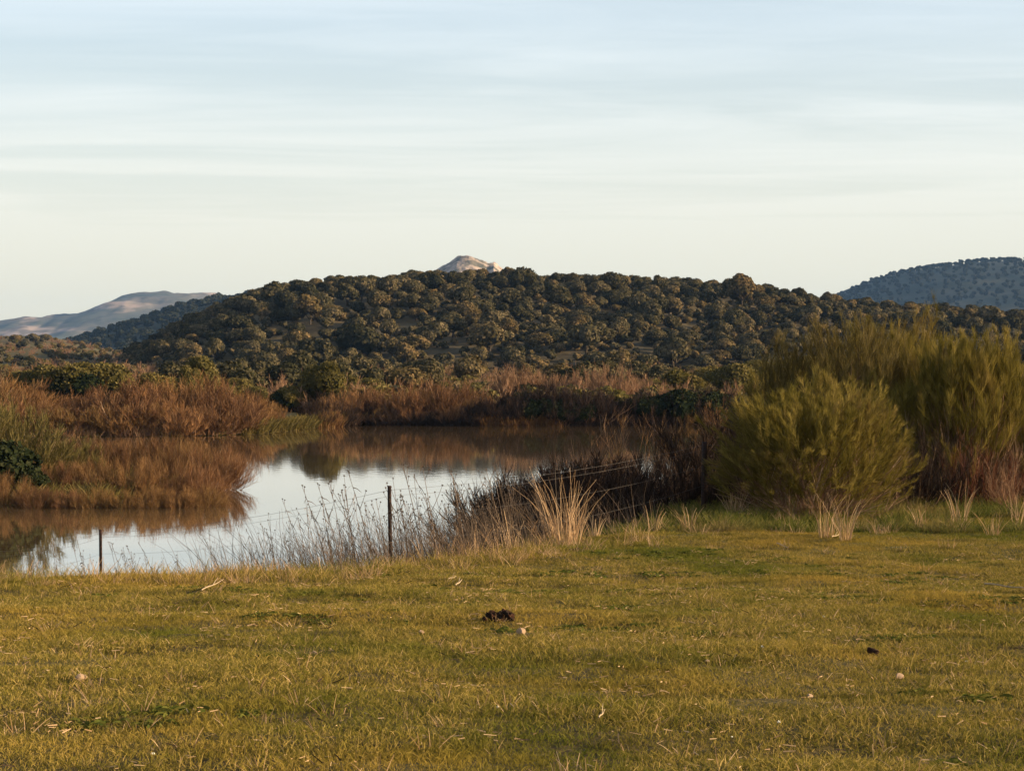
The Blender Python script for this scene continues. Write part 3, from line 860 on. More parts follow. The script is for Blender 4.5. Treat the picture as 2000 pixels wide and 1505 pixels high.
for _ in range(900):
    ppx = 330 + 1150 * rng.random(); DD = 185 + 190 * rng.random() ** 1.2
    x = (ppx - 1000) / FOC * DD
    if fbm(np.array([x / 14]), np.array([DD / 14]), 55)[0] < 0.05 or float(hillZ(np.array([x]), np.array([DD]))[0]) > h(x, DD) and DD > 340: continue
    cr, tr, _r = oak_vars[cnt % 8]; s = 0.38 + 0.42 * rng.random()
    side = 'left of the rocky peak' if ppx < 860 else 'below the rocky peak' if ppx < 990 else 'right of the rocky peak'
    thing('holm_oak', (x, DD, h(x, DD) - 0.2), rng.random() * 6.28, (s, s, s * (0.75 + 0.4 * rng.random())), [('crown', cr), ('trunk', tr)],
          'holm oak on the flat between far shore and hill ' + side, 'tree', 'holm oaks on the flat, ' + side)
    cnt += 1
    if cnt >= 85: break
# scrub and coarse grass over the flat land between the far shore and the hills
n = 7500
qy = 150 + 760 * rng.random(n) ** 1.7; qx = (rng.random(n) * 2 - 1) * 0.275 * qy
k = (qy > shore_far(qx) + 6) & ~((qx > hx[0]) & (hillZ(qx, np.minimum(qy, 560)) > H(qx, qy)) & (qy > 330)); qx, qy = qx[k], qy[k]
big = fbm(qx / 18, qy / 18, 95)
ps = np.where(big > 0.1, 0.7 + 1.1 * rng.random(len(qx)), 0.3 + 0.4 * rng.random(len(qx)))
def far_tuft():
    a_, b_ = shrub(n_stem=16, Hh=1.3, Rr=1.2, max_tilt=1.2, base_r=0.3, n_twig=120, n_fine=360, stem_r=0.02, twig_w=0.03, fine_w=0.028, fine_len=0.35, tubes_=False, t0=0.1)
    return join(a_, b_)
pg = [crown(1.2, 1.1, -0.1, 7, 420, 0.085, jitter=1.1) for _ in range(2)] + [far_tuft() for _ in range(2)] + [crown(1.2, 1.1, -0.1, 7, 420, 0.085, jitter=1.1) for _ in range(2)]
scatter('plain_scrub', [(g_, M['oak'] if q < 2 else M['pink_twig'] if q < 4 else M['olive_leaf']) for q, g_ in enumerate(pg)], np.stack([qx, qy, H(qx, qy) - 0.08], 1),
        np.stack([0 * qx, 0 * qx, rng.random(len(qx)) * 6.28], 1), ps, rng.integers(0, 6, len(qx)),
        'low scrub over the flat land between the far shore and the hills')

# ------------------------------------------------------------------ far shore thickets
def shrub_parts(mat_s, mat_t, **kw):
    s, t = shrub(**kw)
    return (m_('stems', s, mat_s), m_('twigs', t, mat_t))

far_kw = dict(n_stem=46, Hh=3.2, Rr=2.3, max_tilt=1.15, base_r=0.6, n_twig=650, n_fine=2600, stem_r=0.022, twig_w=0.035, fine_w=0.026, fine_len=0.55, tubes_=False, t0=0.1)
russet_far = [shrub_parts(M['willow_stem'], M['willow_twig'], **far_kw) for _ in range(4)]
far_kw2 = dict(far_kw, Hh=3.6, Rr=1.7, max_tilt=0.8, up=0.5)
tan_far = [shrub_parts(M['willow_stem'], M['pink_twig'], **far_kw2) for _ in range(4)]
bushy = []
for q in range(5):
    bushy.append((m_('foliage', crown(2.0, 2.9, 0.0, 11, 2600, 0.075, jitter=1.2, flat=0.9), M['olive_leaf']), m_('trunk', trunk(1.3, 0.08, 4, 0.9), M['oak_bark'])))
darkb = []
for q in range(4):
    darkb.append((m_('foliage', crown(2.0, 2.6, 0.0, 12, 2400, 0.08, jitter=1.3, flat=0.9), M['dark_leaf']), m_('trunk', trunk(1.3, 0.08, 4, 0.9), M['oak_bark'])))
btree = []
for q in range(3):
    btree.append((m_('crown', crown(2.3, 3.4, 1.1, 11, 3200, 0.08, jitter=1.1), M['olive_leaf']), m_('trunk', trunk(2.4, 0.16, 4, 0.6), M['oak_bark'])))

scrub_far = [shrub_parts(M['dark_twig'], M['dark_twig'], **far_kw) for _ in range(3)]
def put(kind, ppx, ppy_top, DD, label, group, cat='shrub', full=None, v=None, off=0.05, wide=1.0, hgt=None):
    """plant a shrub at distance DD on the ray of column ppx; height from the photographed top line"""
    sets = {'russet': (russet_far, ('stems', 'twigs'), 3.2), 'tan': (tan_far, ('stems', 'twigs'), 3.6), 'bushy': (bushy, ('foliage', 'trunk'), 2.9),
            'dark': (darkb, ('foliage', 'trunk'), 2.6), 'scrub': (scrub_far, ('stems', 'twigs'), 3.2), 'tree': (btree, ('crown', 'trunk'), 4.5)}
    lst, names, hh = sets[kind]
    x = (ppx - 1000) / FOC * DD
    z = h(x, DD)
    want = (CAM_Z - (ppy_top - HORIZON) / FOC * DD) - z if hgt is None else hgt
    s = max(0.25, want / hh)
    pr = lst[(v if v is not None else int(rng.integers(0, len(lst))))]
    nm = {'russet': 'bare_shrub', 'tan': 'bare_shrub', 'bushy': 'green_shrub', 'dark': 'evergreen_shrub', 'scrub': 'dark_shrub', 'tree': 'bank_tree'}[kind]
    return thing(nm, (x, DD, z - off), rng.random() * 6.28, (s * wide, s * wide, s), list(zip(names, pr)), label, cat, group)

def row(kind, x0, x1, dx, tops, DD, dj, label, group, **kw):
    """tops: list of (px, py) outline"""
    xs = np.arange(x0, x1, dx)
    tp = np.array(tops, float)
    for x in xs:
        xx = x + (rng.random() - 0.5) * dx * 0.8
        top = np.interp(xx, tp[:, 0], tp[:, 1]) + rng.normal() * 8
        d = DD + (rng.random() - 0.5) * dj
        xw = (xx - 1000) / FOC * (d if DD > 60 else 142 if xx > 600 else 126)
        sf_ = float(shore_far(np.array([xw]))[0])
        d = sf_ + DD + (rng.random() - 0.5) * dj if DD < 60 else max(d, sf_ + 0.8)
        put(kind, xx, top, d, label, group, **kw)

# left far bank, back row of greenish shrubs, then the russet thicket in front
row('bushy', 60, 560, 34, [(60, 715), (120, 712), (200, 700), (260, 735), (330, 740), (420, 745), (500, 735), (560, 765)], 160, 12,
    'rounded olive green shrub behind the russet thicket on the left far bank', 'olive shrubs behind the left far bank')
row('russet', -40, 555, 26, [(-40, 715), (0, 722), (60, 745), (120, 765), (170, 745), (280, 750), (400, 745), (470, 752), (520, 765), (560, 790)], 4.5, 6,
    'bare russet shrub in the thicket along the left far shore', 'russet shrubs of the left far shore', wide=1.25)
row('russet', 0, 540, 40, [(0, 770), (120, 785), (300, 790), (540, 800)], 0.8, 1.2,
    'low russet shrub at the waterline of the left far shore', 'low russet shrubs at the left waterline', wide=1.3)
for a_ in [(575, 752, 150), (600, 745, 152), (650, 742, 150)]:
    put('bushy', *a_, 'yellow green bush above the grassy point on the far shore', 'yellow green bushes above the point')
put('tree', 400, 692, 152, 'round topped tree rising above the left thicket beside the shaded hill flank', None, 'tree', wide=0.75)
put('tree', 372, 712, 150, 'narrow dark green tree leaning on the round topped bank tree', None, 'tree', wide=0.6)
put('tree', 632, 704, 150, 'tall rounded tree whose reflection bulges into the bright water', None, 'tree', wide=0.9)
put('tree', 180, 705, 165, 'broad olive tree at the left edge of the hill flank', None, 'tree', wide=1.2)
put('dark', 150, 722, 158, 'dark evergreen bush among the olive shrubs at the far left', None)
put('dark', 345, 738, 163, 'dark evergreen bush beside the narrow bank tree', None)
# centre far bank
row('russet', 640, 950, 20, [(640, 760), (700, 752), (760, 765), (860, 748), (950, 772)], 3.5, 3,
    'bare russet shrub in the reed coloured thicket on the middle far shore', 'russet shrubs of the middle far shore', wide=1.1)
row('russet', 630, 950, 24, [(630, 795), (940, 790)], 0.7, 1.0,
    'low russet shrub reflected at the middle waterline', 'low russet shrubs at the middle waterline', wide=1.1)
row('dark', 560, 720, 34, [(560, 770), (640, 765), (720, 775)], 150, 4,
    'dark twiggy bush behind the grassy point on the far shore', 'dark bushes behind the point')
row('bushy', 660, 1000, 42, [(660, 735), (740, 745), (830, 748), (900, 735), (1000, 745)], 158, 8,
    'olive shrub between the middle thicket and the hill foot', 'olive shrubs behind the middle shore')
row('tan', 955, 1300, 24, [(955, 745), (990, 722), (1060, 712), (1120, 735), (1180, 722), (1240, 728), (1300, 745)], 156, 6,
    'tall bare tan shrub above the dark hedge on the far shore', 'tall tan shrubs of the far shore', wide=1.1)
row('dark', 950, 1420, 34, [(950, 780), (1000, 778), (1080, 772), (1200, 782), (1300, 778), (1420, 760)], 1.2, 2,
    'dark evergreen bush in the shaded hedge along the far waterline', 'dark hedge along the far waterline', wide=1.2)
row('bushy', 1290, 1480, 34, [(1290, 735), (1350, 712), (1400, 705), (1480, 712)], 165, 10,
    'green bush left of the big broom below the hill', 'green bushes left of the big broom')
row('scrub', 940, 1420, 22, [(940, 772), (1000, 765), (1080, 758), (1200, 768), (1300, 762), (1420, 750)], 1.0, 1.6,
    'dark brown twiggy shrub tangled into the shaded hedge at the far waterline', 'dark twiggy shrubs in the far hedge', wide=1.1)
row('scrub', 600, 760, 30, [(600, 785), (760, 790)], 1.2, 1.6,
    'dark brown twiggy shrub at the waterline just right of the grassy point', 'dark twiggy shrubs right of the point', wide=1.0)
for a_ in [(1068, 800, 141), (1092, 785, 141.5), (1145, 790, 141.6), (1262, 795, 142), (1340, 785, 142), (1385, 780, 142.2)]:
    put('russet', *a_, 'short red brown shrub standing in front of the shaded far hedge', 'short red brown shrubs before the hedge', wide=0.8)
row('dark', 1440, 2000, 60, [(1440, 740), (2000, 730)], 158, 16,
    'dark tree line glimpsed through the tall brooms', 'dark bushes behind the tall brooms', wide=1.5)
row('tree', 1420, 1900, 70, [(1420, 700), (1900, 690)], 175, 10,
    'tree beyond the water glimpsed through the tall brooms', 'trees beyond the water behind the brooms', cat='tree', wide=1.2)

# ------------------------------------------------------------------ peninsula willows at the left
near_kw = dict(n_stem=70, Hh=2.1, Rr=2.0, max_tilt=1.3, base_r=0.7, n_twig=1700, n_fine=7000, stem_r=0.016, twig_w=0.014, fine_w=0.010, fine_len=0.42, t0=0.12)
will = [shrub_parts(M['willow_stem'], M['willow_twig'], **near_kw) for _ in range(4)]
for (ppx, DD, s, v, lb) in [
        (408, 75.0, 0.74, 0, 'rightmost russet willow shrub reaching out over the bright water'),
        (350, 77, 0.86, 1, 'dense russet willow shrub second from the tip of the peninsula'),
        (290, 77, 0.84, 2, 'russet willow shrub in the middle of the peninsula'),
        (225, 77.5, 0.80, 3, 'russet willow shrub with pale arching stems on the peninsula'),
        (165, 76, 0.72, 0, 'low tangled willow shrub left of the pale arching one'),
        (105, 76, 0.62, 1, 'low willow shrub near the left edge above the muddy waterline'),
        (320, 71.5, 0.66, 2, 'middle sized willow shrub in front of the dense one on the peninsula'),
        (385, 71, 0.58, 3, 'middle sized willow shrub in front of the rightmost one'),
        (255, 71, 0.62, 1, 'middle sized willow shrub in front of the middle of the peninsula'),
        (190, 71, 0.56, 0, 'middle sized willow shrub in front of the pale arching stems'),
        (120, 71, 0.5, 2, 'middle sized willow shrub near the left end of the peninsula'),
        (60, 71, 0.5, 3, 'small willow shrub below the dark evergreen bushes'),
        (400, 67, 0.38, 1, 'low willow shrub at the waterline at the tip of the peninsula'),
        (345, 66.5, 0.36, 0, 'low willow shrub at the waterline second from the tip'),
        (290, 66.5, 0.38, 3, 'low willow shrub at the waterline third from the tip'),
        (235, 66.5, 0.34, 2, 'low willow shrub at the waterline fourth from the tip'),
        (180, 66.5, 0.36, 1, 'low willow shrub at the waterline fifth from the tip'),
        (125, 66.5, 0.34, 0, 'low willow shrub at the waterline sixth from the tip'),
        (70, 66.5, 0.36, 3, 'low willow shrub at the waterline near the left picture edge'),
        (10, 67.5, 0.5, 2, 'willow shrub cut by the left picture edge at the waterline')]:
    x = (ppx - 1000) / FOC * DD
    thing('willow_shrub', (x, DD, max(h(x, DD), -0.1) - 0.03), v * 1.3 + ppx, s, list(zip(('stems', 'twigs'), will[v])), lb, 'shrub', 'russet willows of the peninsula')
pen_green = []
for _ in range(2):
    s_1, t_1 = shrub(n_stem=60, Hh=2.4, Rr=1.7, max_tilt=1.3, base_r=0.4, n_twig=1500, n_fine=9000, stem_r=0.014, twig_w=0.014, fine_w=0.016, fine_len=0.25, t0=0.15)
    pen_green.append((m_('foliage', t_1, M['olive_leaf']), m_('stems', s_1, M['willow_stem'])))
for (ppx, DD, s, v, lb) in [(25, 74, 1.3, 0, 'tall yellow green bush at the left picture edge'), (95, 74, 0.75, 1, 'olive green bush behind the peninsula willows'),
                            (160, 76, 0.7, 0, 'small green bush rising behind the willow twigs'), (-50, 73, 1.1, 1, 'green bush just outside the left edge')]:
    x = (ppx - 1000) / FOC * DD
    thing('green_bush', (x, DD, h(x, DD) - 0.03), ppx, s, list(zip(('foliage', 'stems'), pen_green[v])), lb, 'bush')
dk = [(m_('foliage', crown(0.9, 1.1, 0.0, 7, 1500, 0.05, jitter=0.9), M['dark_leaf']), m_('trunk', trunk(0.6, 0.03, 3, 0.9), M['oak_bark']))]
for (ppx, DD, s, lb) in [(8, 69.5, 1.5, 'dark evergreen bush at the left edge of the peninsula'), (60, 69, 0.7, 'small dark bush beside the larger one at the left edge')]:
    x = (ppx - 1000) / FOC * DD
    thing('dark_bush', (x, DD, h(x, DD) + 0.3), ppx, s, list(zip(('foliage', 'trunk'), dk[0])), lb, 'bush')
# a grey weed bush at the near left shore
grey = shrub_parts(M['weed'], M['olive_leaf'], n_stem=30, Hh=0.9, Rr=0.8, n_twig=500, n_fine=2500, stem_r=0.006, twig_w=0.006, fine_w=0.005, fine_len=0.14)
for (ppx, DD, s, lb) in [(2, 27, 0.8, 'olive bush at the lower left edge beside the near shore'), (70, 33, 0.9, 'thin grey green bush against the water at the lower left')]:
    x = (ppx - 1000) / FOC * DD
    thing('shore_bush', (x, DD, h(x, DD) - 0.02), ppx, s, list(zip(('stems', 'twigs'), grey)), lb, 'bush')

# ------------------------------------------------------------------ broom bushes on the right
def broom_mass(n_pl, per, Hh, Rr, zc, fl, up, open_below=0.0, seed=0, inner=0.25, w=0.0062, pl_len=0.62, box=2.0):
    """plumes of thin green switches: each plume is a curved branch with switches along its outer part"""
    d = rand_unit(n_pl); d[:, 2] = np.where(d[:, 2] < -0.55, np.abs(d[:, 2]), d[:, 2])
    if box > 2:
        hz = np.hypot(d[:, 0], d[:, 1]); d = d / ((hz ** box + np.abs(d[:, 2]) ** box) ** (1 / box))[:, None]
    rad = inner + (1 - inner) * rng.random(n_pl) ** 0.6
    ax = np.arctan2(d[:, 1], d[:, 0])
    lm = 1 + 0.55 * noise(ax * 1.5 + seed, d[:, 2] * 2.4 + seed, 3 + seed)
    sc_ = np.stack([np.full(n_pl, Rr), np.full(n_pl, Rr), np.where(d[:, 2] > 0, Hh - zc, zc * 0.9)], 1)
    tip = d * (rad * lm)[:, None] * sc_ + np.array([0, 0, zc])
    tip = tip[tip[:, 2] > open_below + 0.3 * rng.random(n_pl)]; n_pl = len(tip)
    o = unit(tip - np.array([0, 0, zc * 0.1]))
    ad = unit(o * 0.9 + np.array([0, 0, up]) + rand_unit(n_pl) * 0.32)
    ln = pl_len * (0.55 + 0.8 * rng.random(n_pl))
    b0 = tip - ad * ln[:, None]
    bend = rand_unit(n_pl) * 0.22 * ln[:, None]
    cnt = (per * (0.5 + rng.random(n_pl))).astype(int)
    k = np.repeat(np.arange(n_pl), cnt); n_ = len(k)
    q = 0.05 + 0.95 * rng.random(n_) ** 0.8
    p0 = b0[k] + ad[k] * (ln[k] * q)[:, None] + bend[k] * (4 * q * (1 - q))[:, None]
    dd = unit(ad[k] + rand_unit(n_) * (0.62 - 0.25 * q)[:, None])
    L_ = fl * (0.4 + 0.8 * rng.random(n_)) * (1.1 - 0.45 * q)
    b_ = rand_unit(n_) * 0.14 + np.array([0, 0, 0.10])
    t = np.linspace(0, 1, 3)[None, :, None]
    P = p0[:, None] + dd[:, None] * L_[:, None, None] * t + b_[:, None] * L_[:, None, None] * t ** 2
    tone = np.clip(rng.random(n_pl)[k] ** 1.3 * 0.62 + rng.random(n_) * 0.38, 0, 1)
    fine = ribbons(P, tone, np.full(n_, w), np.full(n_, w * 0.4))
    tq = np.linspace(0, 1, 4)[None, :, None]
    ax_ = b0[:, None] - ad[:, None] * 0.25 + ad[:, None] * (ln + 0.25)[:, None, None] * tq + bend[:, None] * 4 * tq * (1 - tq)
    return join(fine, ribbons(ax_, 0.3 * rng.random(n_pl), np.full(n_pl, 0.011), np.full(n_pl, 0.004)))

def broom(px_, D_, label, Hh, Rr, zc, n_cl, per, fl, up, open_below, n_stem, tilt, seed, spires=(), dry=0, inner=0.35, stem_r=0.013, box=2.0):
    x = (px_ - 1000) / FOC * D_
    g = broom_mass(n_cl, per, Hh, Rr, zc, fl, up, open_below=open_below, seed=seed, inner=inner, box=box)
    geos = [g]
    for (sx_, sh, sw, sn) in spires:                 # upright wands standing out of the mass
        q = broom_mass(sn, per, sh, sw, sh * 0.6, fl, 1.6, open_below=sh * 0.35, seed=seed + 3, inner=0.0)
        q[0][:, 0] += sx_
        geos.append(q)
    P, L, _ = shrub_curve(n_stem, Hh * 0.88, Rr * 0.9, tilt, 0.3)
    i = np.arange(n_stem); ts = np.linspace(0, 1, 6)
    rs = stem_r * (0.4 + rng.random(n_stem))
    st = tubes(P(i[:, None].repeat(6, 1), np.tile(ts, (n_stem, 1))), rs, rs * 0.25, rng.random(n_stem), 4)
    # dead inner twigs
    n_ = n_stem * 34
    k = rng.integers(0, n_stem, n_); t0_ = 0.15 + 0.75 * rng.random(n_); p0 = P(k, t0_)
    dr = unit(unit(P(k, t0_ + 0.05) - P(k, t0_ - 0.05)) * 0.8 + rand_unit(n_) * 0.55 + np.array([0, 0, 0.2]))
    tl = np.linspace(0, 1, 3)[None, :, None]; L_ = 0.15 + 0.4 * rng.random(n_)
    tw = ribbons(p0[:, None] + dr[:, None] * L_[:, None, None] * tl + rand_unit(n_)[:, None] * 0.1 * L_[:, None, None] * tl ** 2, rng.random(n_), np.full(n_, 0.008), np.full(n_, 0.003))
    return thing('broom_bush', (x, D_, h(x, D_) - 0.03), 0.0, 1.0, [('stems', m_('stems', join(st, tw), M['broom_stem'])), ('foliage', m_('foliage', join(*geos), M['broom_dry'] if dry else M['broom']))], label, 'bush')
broom(1583, 34.4, 'big rounded olive broom bush nearest the meadow, dark on its left side', 2.28, 1.80, 1.10, 900, 90, 0.18, 0.16, 0.05, 80, 1.4, 1, inner=0.5, box=3.2)
broom(1890, 38.2, 'tallest yellow green broom at the right picture edge', 3.3, 1.35, 1.9, 480, 95, 0.24, 0.45, 0.6, 120, 0.8, 2)
broom(1665, 40.0, 'tall thin broom with wispy spires behind the rounded bush', 3.5, 1.35, 1.9, 360, 62, 0.26, 0.6, 0.6, 90, 0.7, 3, dry=1, spires=((-0.9, 3.8, 0.25, 9), (0.2, 4.0, 0.22, 9)))
broom(1800, 40.2, 'slender broom spire standing highest against the far hill', 3.2, 0.85, 1.8, 150, 80, 0.26, 0.8, 0.7, 60, 0.4, 4, spires=((0.05, 4.3, 0.24, 26), (0.45, 3.7, 0.25, 10)))
broom(2030, 38.6, 'broom bush cut off by the right picture edge', 2.7, 1.3, 1.5, 300, 95, 0.24, 0.45, 0.4, 80, 0.9, 5)
broom(1540, 40.5, 'thin broom with upright wisps behind the left of the rounded bush', 3.2, 0.85, 1.9, 150, 55, 0.26, 0.7, 0.7, 40, 0.5, 6, dry=1, spires=((-0.25, 3.8, 0.2, 9), (0.35, 3.6, 0.2, 7)))
broom(1735, 41.5, 'broad back broom closing the gap between the rounded bush and the tallest one', 3.6, 1.4, 1.8, 420, 75, 0.26, 0.5, 0.4, 90, 0.8, 12)
broom(1970, 40.5, 'broom at the far right rising behind the tallest one', 3.1, 1.4, 1.7, 320, 80, 0.26, 0.5, 0.4, 80, 0.8, 13)
broom(1745, 38.4, 'low tangled broom filling the gap between the rounded and the tallest one', 2.5, 0.9, 1.3, 190, 80, 0.22, 0.5, 0.4, 80, 0.7, 7)
broom(1560, 47.0, 'added broom shading the bank from behind the rounded bush', 2.7, 1.5, 1.6, 160, 90, 0.30, 0.5, 0.2, 50, 0.9, 8)  # this and the next two brooms are added to cast shade on the bank
broom(1640, 54.0, 'added broom shading the bank, mostly hidden by the others', 2.8, 1.7, 1.6, 150, 90, 0.30, 0.5, 0.2, 50, 0.9, 9)
broom(1800, 48.0, 'added broom shading the bank, hidden behind the gap below the spire', 3.4, 1.7, 1.6, 150, 90, 0.30, 0.5, 0.2, 50, 0.9, 10)
# red stemmed shrub and the dark bare stems between the brooms
for (ppx, DD, hh, rr, mt, ns, nt_, nf, lb) in [
        (1880, 36.6, 1.4, 0.25, 0.25, 14, 90, 240, 'bright red stemmed shrub under the tallest broom'),
        (1950, 37.2, 1.4, 0.7, 0.7, 30, 200, 700, 'red brown twiggy shrub right of the red stemmed one')]:
    x = (ppx - 1000) / FOC * DD
    st, tw = shrub(n_stem=ns, Hh=hh, Rr=rr, max_tilt=mt, n_twig=nt_, n_fine=nf, stem_r=0.009, twig_w=0.008, fine_w=0.005, fine_len=0.2)
    thing('red_shrub', (x, DD, h(x, DD) - 0.03), ppx, 1.0, [('stems', m_('stems', st, M['red_twig'])), ('twigs', m_('twigs', tw, M['red_twig']))], lb, 'shrub')

def bare(name, ppx, DD, Hh, Rr, lb, mat_t, mat_s=None, ns=24, nt_=260, nf=900, sw=0.008, mt=0.9, grp=None, fl=0.22, up=0.35):
    x = (ppx - 1000) / FOC * DD
    st, tw = shrub(n_stem=ns, Hh=Hh, Rr=Rr, max_tilt=mt, n_twig=nt_, n_fine=nf, stem_r=sw, twig_w=0.008, fine_w=0.006, fine_len=fl, up=up)
    thing(name, (x, DD, h(x, DD) - 0.03), ppx * 0.3, 1.0, [('stems', m_('stems', st, mat_s or mat_t)), ('twigs', m_('twigs', tw, mat_t))], lb, 'shrub', grp)
bare('bare_bush', 1790, 36.8, 1.5, 0.9, 'dark bare bush with pale stems in the gap between the two big brooms', M['dark_twig'], M['straw'], ns=16, nt_=500, nf=2200)
bare('bare_bush', 1700, 36.6, 1.1, 0.8, 'dark bare bush behind the right foot of the rounded broom', M['dark_twig'], M['straw'], ns=14, nt_=400, nf=1600)
bare('bare_bush', 1990, 36.0, 1.0, 0.7, 'tan bare bush at the right picture edge below the brooms', M['pink_twig'], ns=20)
# tall russet bare shrubs on the slope between the water and the rounded broom
for i, (ppx, DD, hh, rr, lb) in enumerate([
        (1190, 47, 2.7, 1.1, 'spreading russet bare shrub fanning up left of the tall fence post'),
        (1250, 50, 2.6, 1.0, 'russet bare shrub with crossing stems over the water gap'),
        (1300, 46, 2.8, 0.75, 'tall upright russet bare shrub with a plume standing over the water'),
        (1345, 48, 2.5, 0.7, 'russet bare shrub just left of the tall fence post'),
        (1150, 52, 2.3, 0.9, 'low leaning russet shrub at the left end of the bare group')]):
    bare('bare_shrub', ppx, DD, hh, rr, lb, M['willow_twig'] if i % 2 else M['pink_twig'], M['willow_stem'], ns=22, nt_=170, nf=480, mt=0.7)
# dark brambles filling the shaded bank
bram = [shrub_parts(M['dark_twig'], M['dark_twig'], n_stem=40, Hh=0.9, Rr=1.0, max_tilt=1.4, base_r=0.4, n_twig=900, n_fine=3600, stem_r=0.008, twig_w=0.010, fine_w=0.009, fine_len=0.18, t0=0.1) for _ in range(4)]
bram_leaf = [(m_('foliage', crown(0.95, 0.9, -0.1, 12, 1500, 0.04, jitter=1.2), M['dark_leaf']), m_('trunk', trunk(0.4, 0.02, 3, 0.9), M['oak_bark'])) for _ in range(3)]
cnt = 0
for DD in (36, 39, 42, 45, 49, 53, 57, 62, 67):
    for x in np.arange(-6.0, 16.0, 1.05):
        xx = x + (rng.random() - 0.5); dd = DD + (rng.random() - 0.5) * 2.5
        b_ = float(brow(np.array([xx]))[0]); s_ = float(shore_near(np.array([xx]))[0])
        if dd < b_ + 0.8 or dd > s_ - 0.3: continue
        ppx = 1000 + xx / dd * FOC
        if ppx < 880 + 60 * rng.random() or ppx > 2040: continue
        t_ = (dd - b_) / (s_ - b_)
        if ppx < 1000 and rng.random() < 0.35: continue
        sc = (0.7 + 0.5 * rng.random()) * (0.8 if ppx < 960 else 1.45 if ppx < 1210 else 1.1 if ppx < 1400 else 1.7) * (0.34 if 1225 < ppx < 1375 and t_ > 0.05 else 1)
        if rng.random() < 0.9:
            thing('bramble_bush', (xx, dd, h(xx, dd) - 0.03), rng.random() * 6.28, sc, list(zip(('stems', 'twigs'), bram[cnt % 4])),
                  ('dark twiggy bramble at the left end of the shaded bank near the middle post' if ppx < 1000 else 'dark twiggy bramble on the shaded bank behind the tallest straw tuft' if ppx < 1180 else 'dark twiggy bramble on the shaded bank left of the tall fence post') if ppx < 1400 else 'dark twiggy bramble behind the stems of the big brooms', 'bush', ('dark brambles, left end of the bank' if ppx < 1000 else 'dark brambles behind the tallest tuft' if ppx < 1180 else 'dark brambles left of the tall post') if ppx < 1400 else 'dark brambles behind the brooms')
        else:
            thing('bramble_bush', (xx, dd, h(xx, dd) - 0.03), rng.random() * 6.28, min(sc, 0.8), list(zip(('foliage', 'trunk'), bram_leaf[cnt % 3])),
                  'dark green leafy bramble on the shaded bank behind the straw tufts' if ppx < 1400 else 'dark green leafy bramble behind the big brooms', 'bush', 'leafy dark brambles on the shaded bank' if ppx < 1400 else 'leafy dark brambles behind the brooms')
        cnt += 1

# ------------------------------------------------------------------ dry weeds against the water
def weed_geo(hh, nb, lean, w=0.010):
    t = np.linspace(0, 1, 6)
    main = np.stack([-lean * hh * t ** 1.3, 0.1 * hh * (rng.random() - .5) * t, hh * t - 0.03], 1)[None]
    tops = [main[0, -1]]
    br = []
    for k in range(nb):
        tb = 0.35 + 0.6 * rng.random()
        p = np.array([np.interp(tb, t, main[0, :, c]) for c in range(3)])
        a = rng.random() * 6.283; l = hh * (0.14 + 0.25 * rng.random()) * (1.2 - tb)
        d = np.array([math.cos(a) * 0.6 - 0.15, math.sin(a) * 0.6, 0.8])
        tt_ = np.linspace(0, 1, 6)[:, None]
        br.append(p + d * l * tt_ + np.array([0, 0, 0.25]) * l * tt_ ** 2)
        tops.append(br[-1][-1])
    g = tubes(np.array([main[0]] + br), np.array([w * 0.5] + [w * 0.32] * nb), np.array([w * 0.2] + [w * 0.16] * nb), rng.random(nb + 1), 4)
    # sparse dried leaves up the stem
    nl = 9
    tb = 0.1 + 0.8 * rng.random(nl)
    p = np.stack([np.interp(tb, t, main[0, :, c]) for c in range(3)], 1)
    dd = unit(rand_unit(nl) + np.array([0, 0, -0.2]))
    L_ = 0.05 + 0.06 * rng.random(nl)
    tl = np.linspace(0, 1, 3)[None, :, None]
    lv = ribbons(p[:, None] + dd[:, None] * L_[:, None, None] * tl + np.array([0, 0, -0.5]) * L_[:, None, None] * tl ** 2, rng.random(nl), np.full(nl, 0.010), np.full(nl, 0.003))
    return join(g, lv), tops

def head_geo(r):
    n_ = 14
    d = rand_unit(n_); d[:, 2] = np.abs(d[:, 2]) * 1.3
    t = np.linspace(0, 1, 3)[None, :, None]
    P = d[:, None] * r * 1.3 * t
    return ribbons(P, rng.random(n_), np.full(n_, r * 0.8), np.full(n_, r * 0.4))
head_me = m_('seed_head', head_geo(0.010), M['weed'])
weeds = []
for q in range(10):
    g, tops = weed_geo(0.75 + 0.35 * rng.random(), int(rng.integers(2, 8)), (0.10 + 0.35 * rng.random()))
    weeds.append((m_('stem', g, M['weed']), tops))
def add_weed(ppx, DD, s, v, label, group):
    x = (ppx - 1000) / FOC * DD
    e = thing('dry_weed', (x, DD, h(x, DD) - 0.02), rng.normal() * 0.5, s, [('stem', weeds[v][0])], label, 'weed', group)
    for tpt in weeds[v][1][:5]:
        obj('seed_head', head_me, e, tuple(tpt))
for i in range(150):
    r_ = rng.random()
    ppx = 430 + 640 * r_ ** 0.62
    DD = float(brow(np.array([(ppx - 1000) / FOC * 28]))[0]) + 0.3 + 5.5 * rng.random()
    ld = ppx
    s = (0.55 + 0.75 * rng.random()) * (0.8 if ppx < 640 else 1.1)
    if ppx < 640: lb, gp = 'sparse dry weed in front of the bright water left of the middle fence post', 'dry weeds left of the middle post'
    elif ppx < 850: lb, gp = 'branching dry weed with seed heads around the middle fence post', 'dry weeds around the middle post'
    else: lb, gp = 'leaning dark dry weed in the dense stand right of the middle post', 'dense dry weeds right of the middle post'
    add_weed(ppx, DD, s, int(rng.integers(0, 10)), lb, gp)
for i in range(26):
    ppx = 20 + 420 * rng.random(); DD = 25.5 + 4 * rng.random()
    add_weed(ppx, DD, 0.5 + 0.35 * rng.random(), int(rng.integers(0, 10)), 'small dry weed along the meadow edge at the lower left near the short post', 'small weeds at the lower left shore')
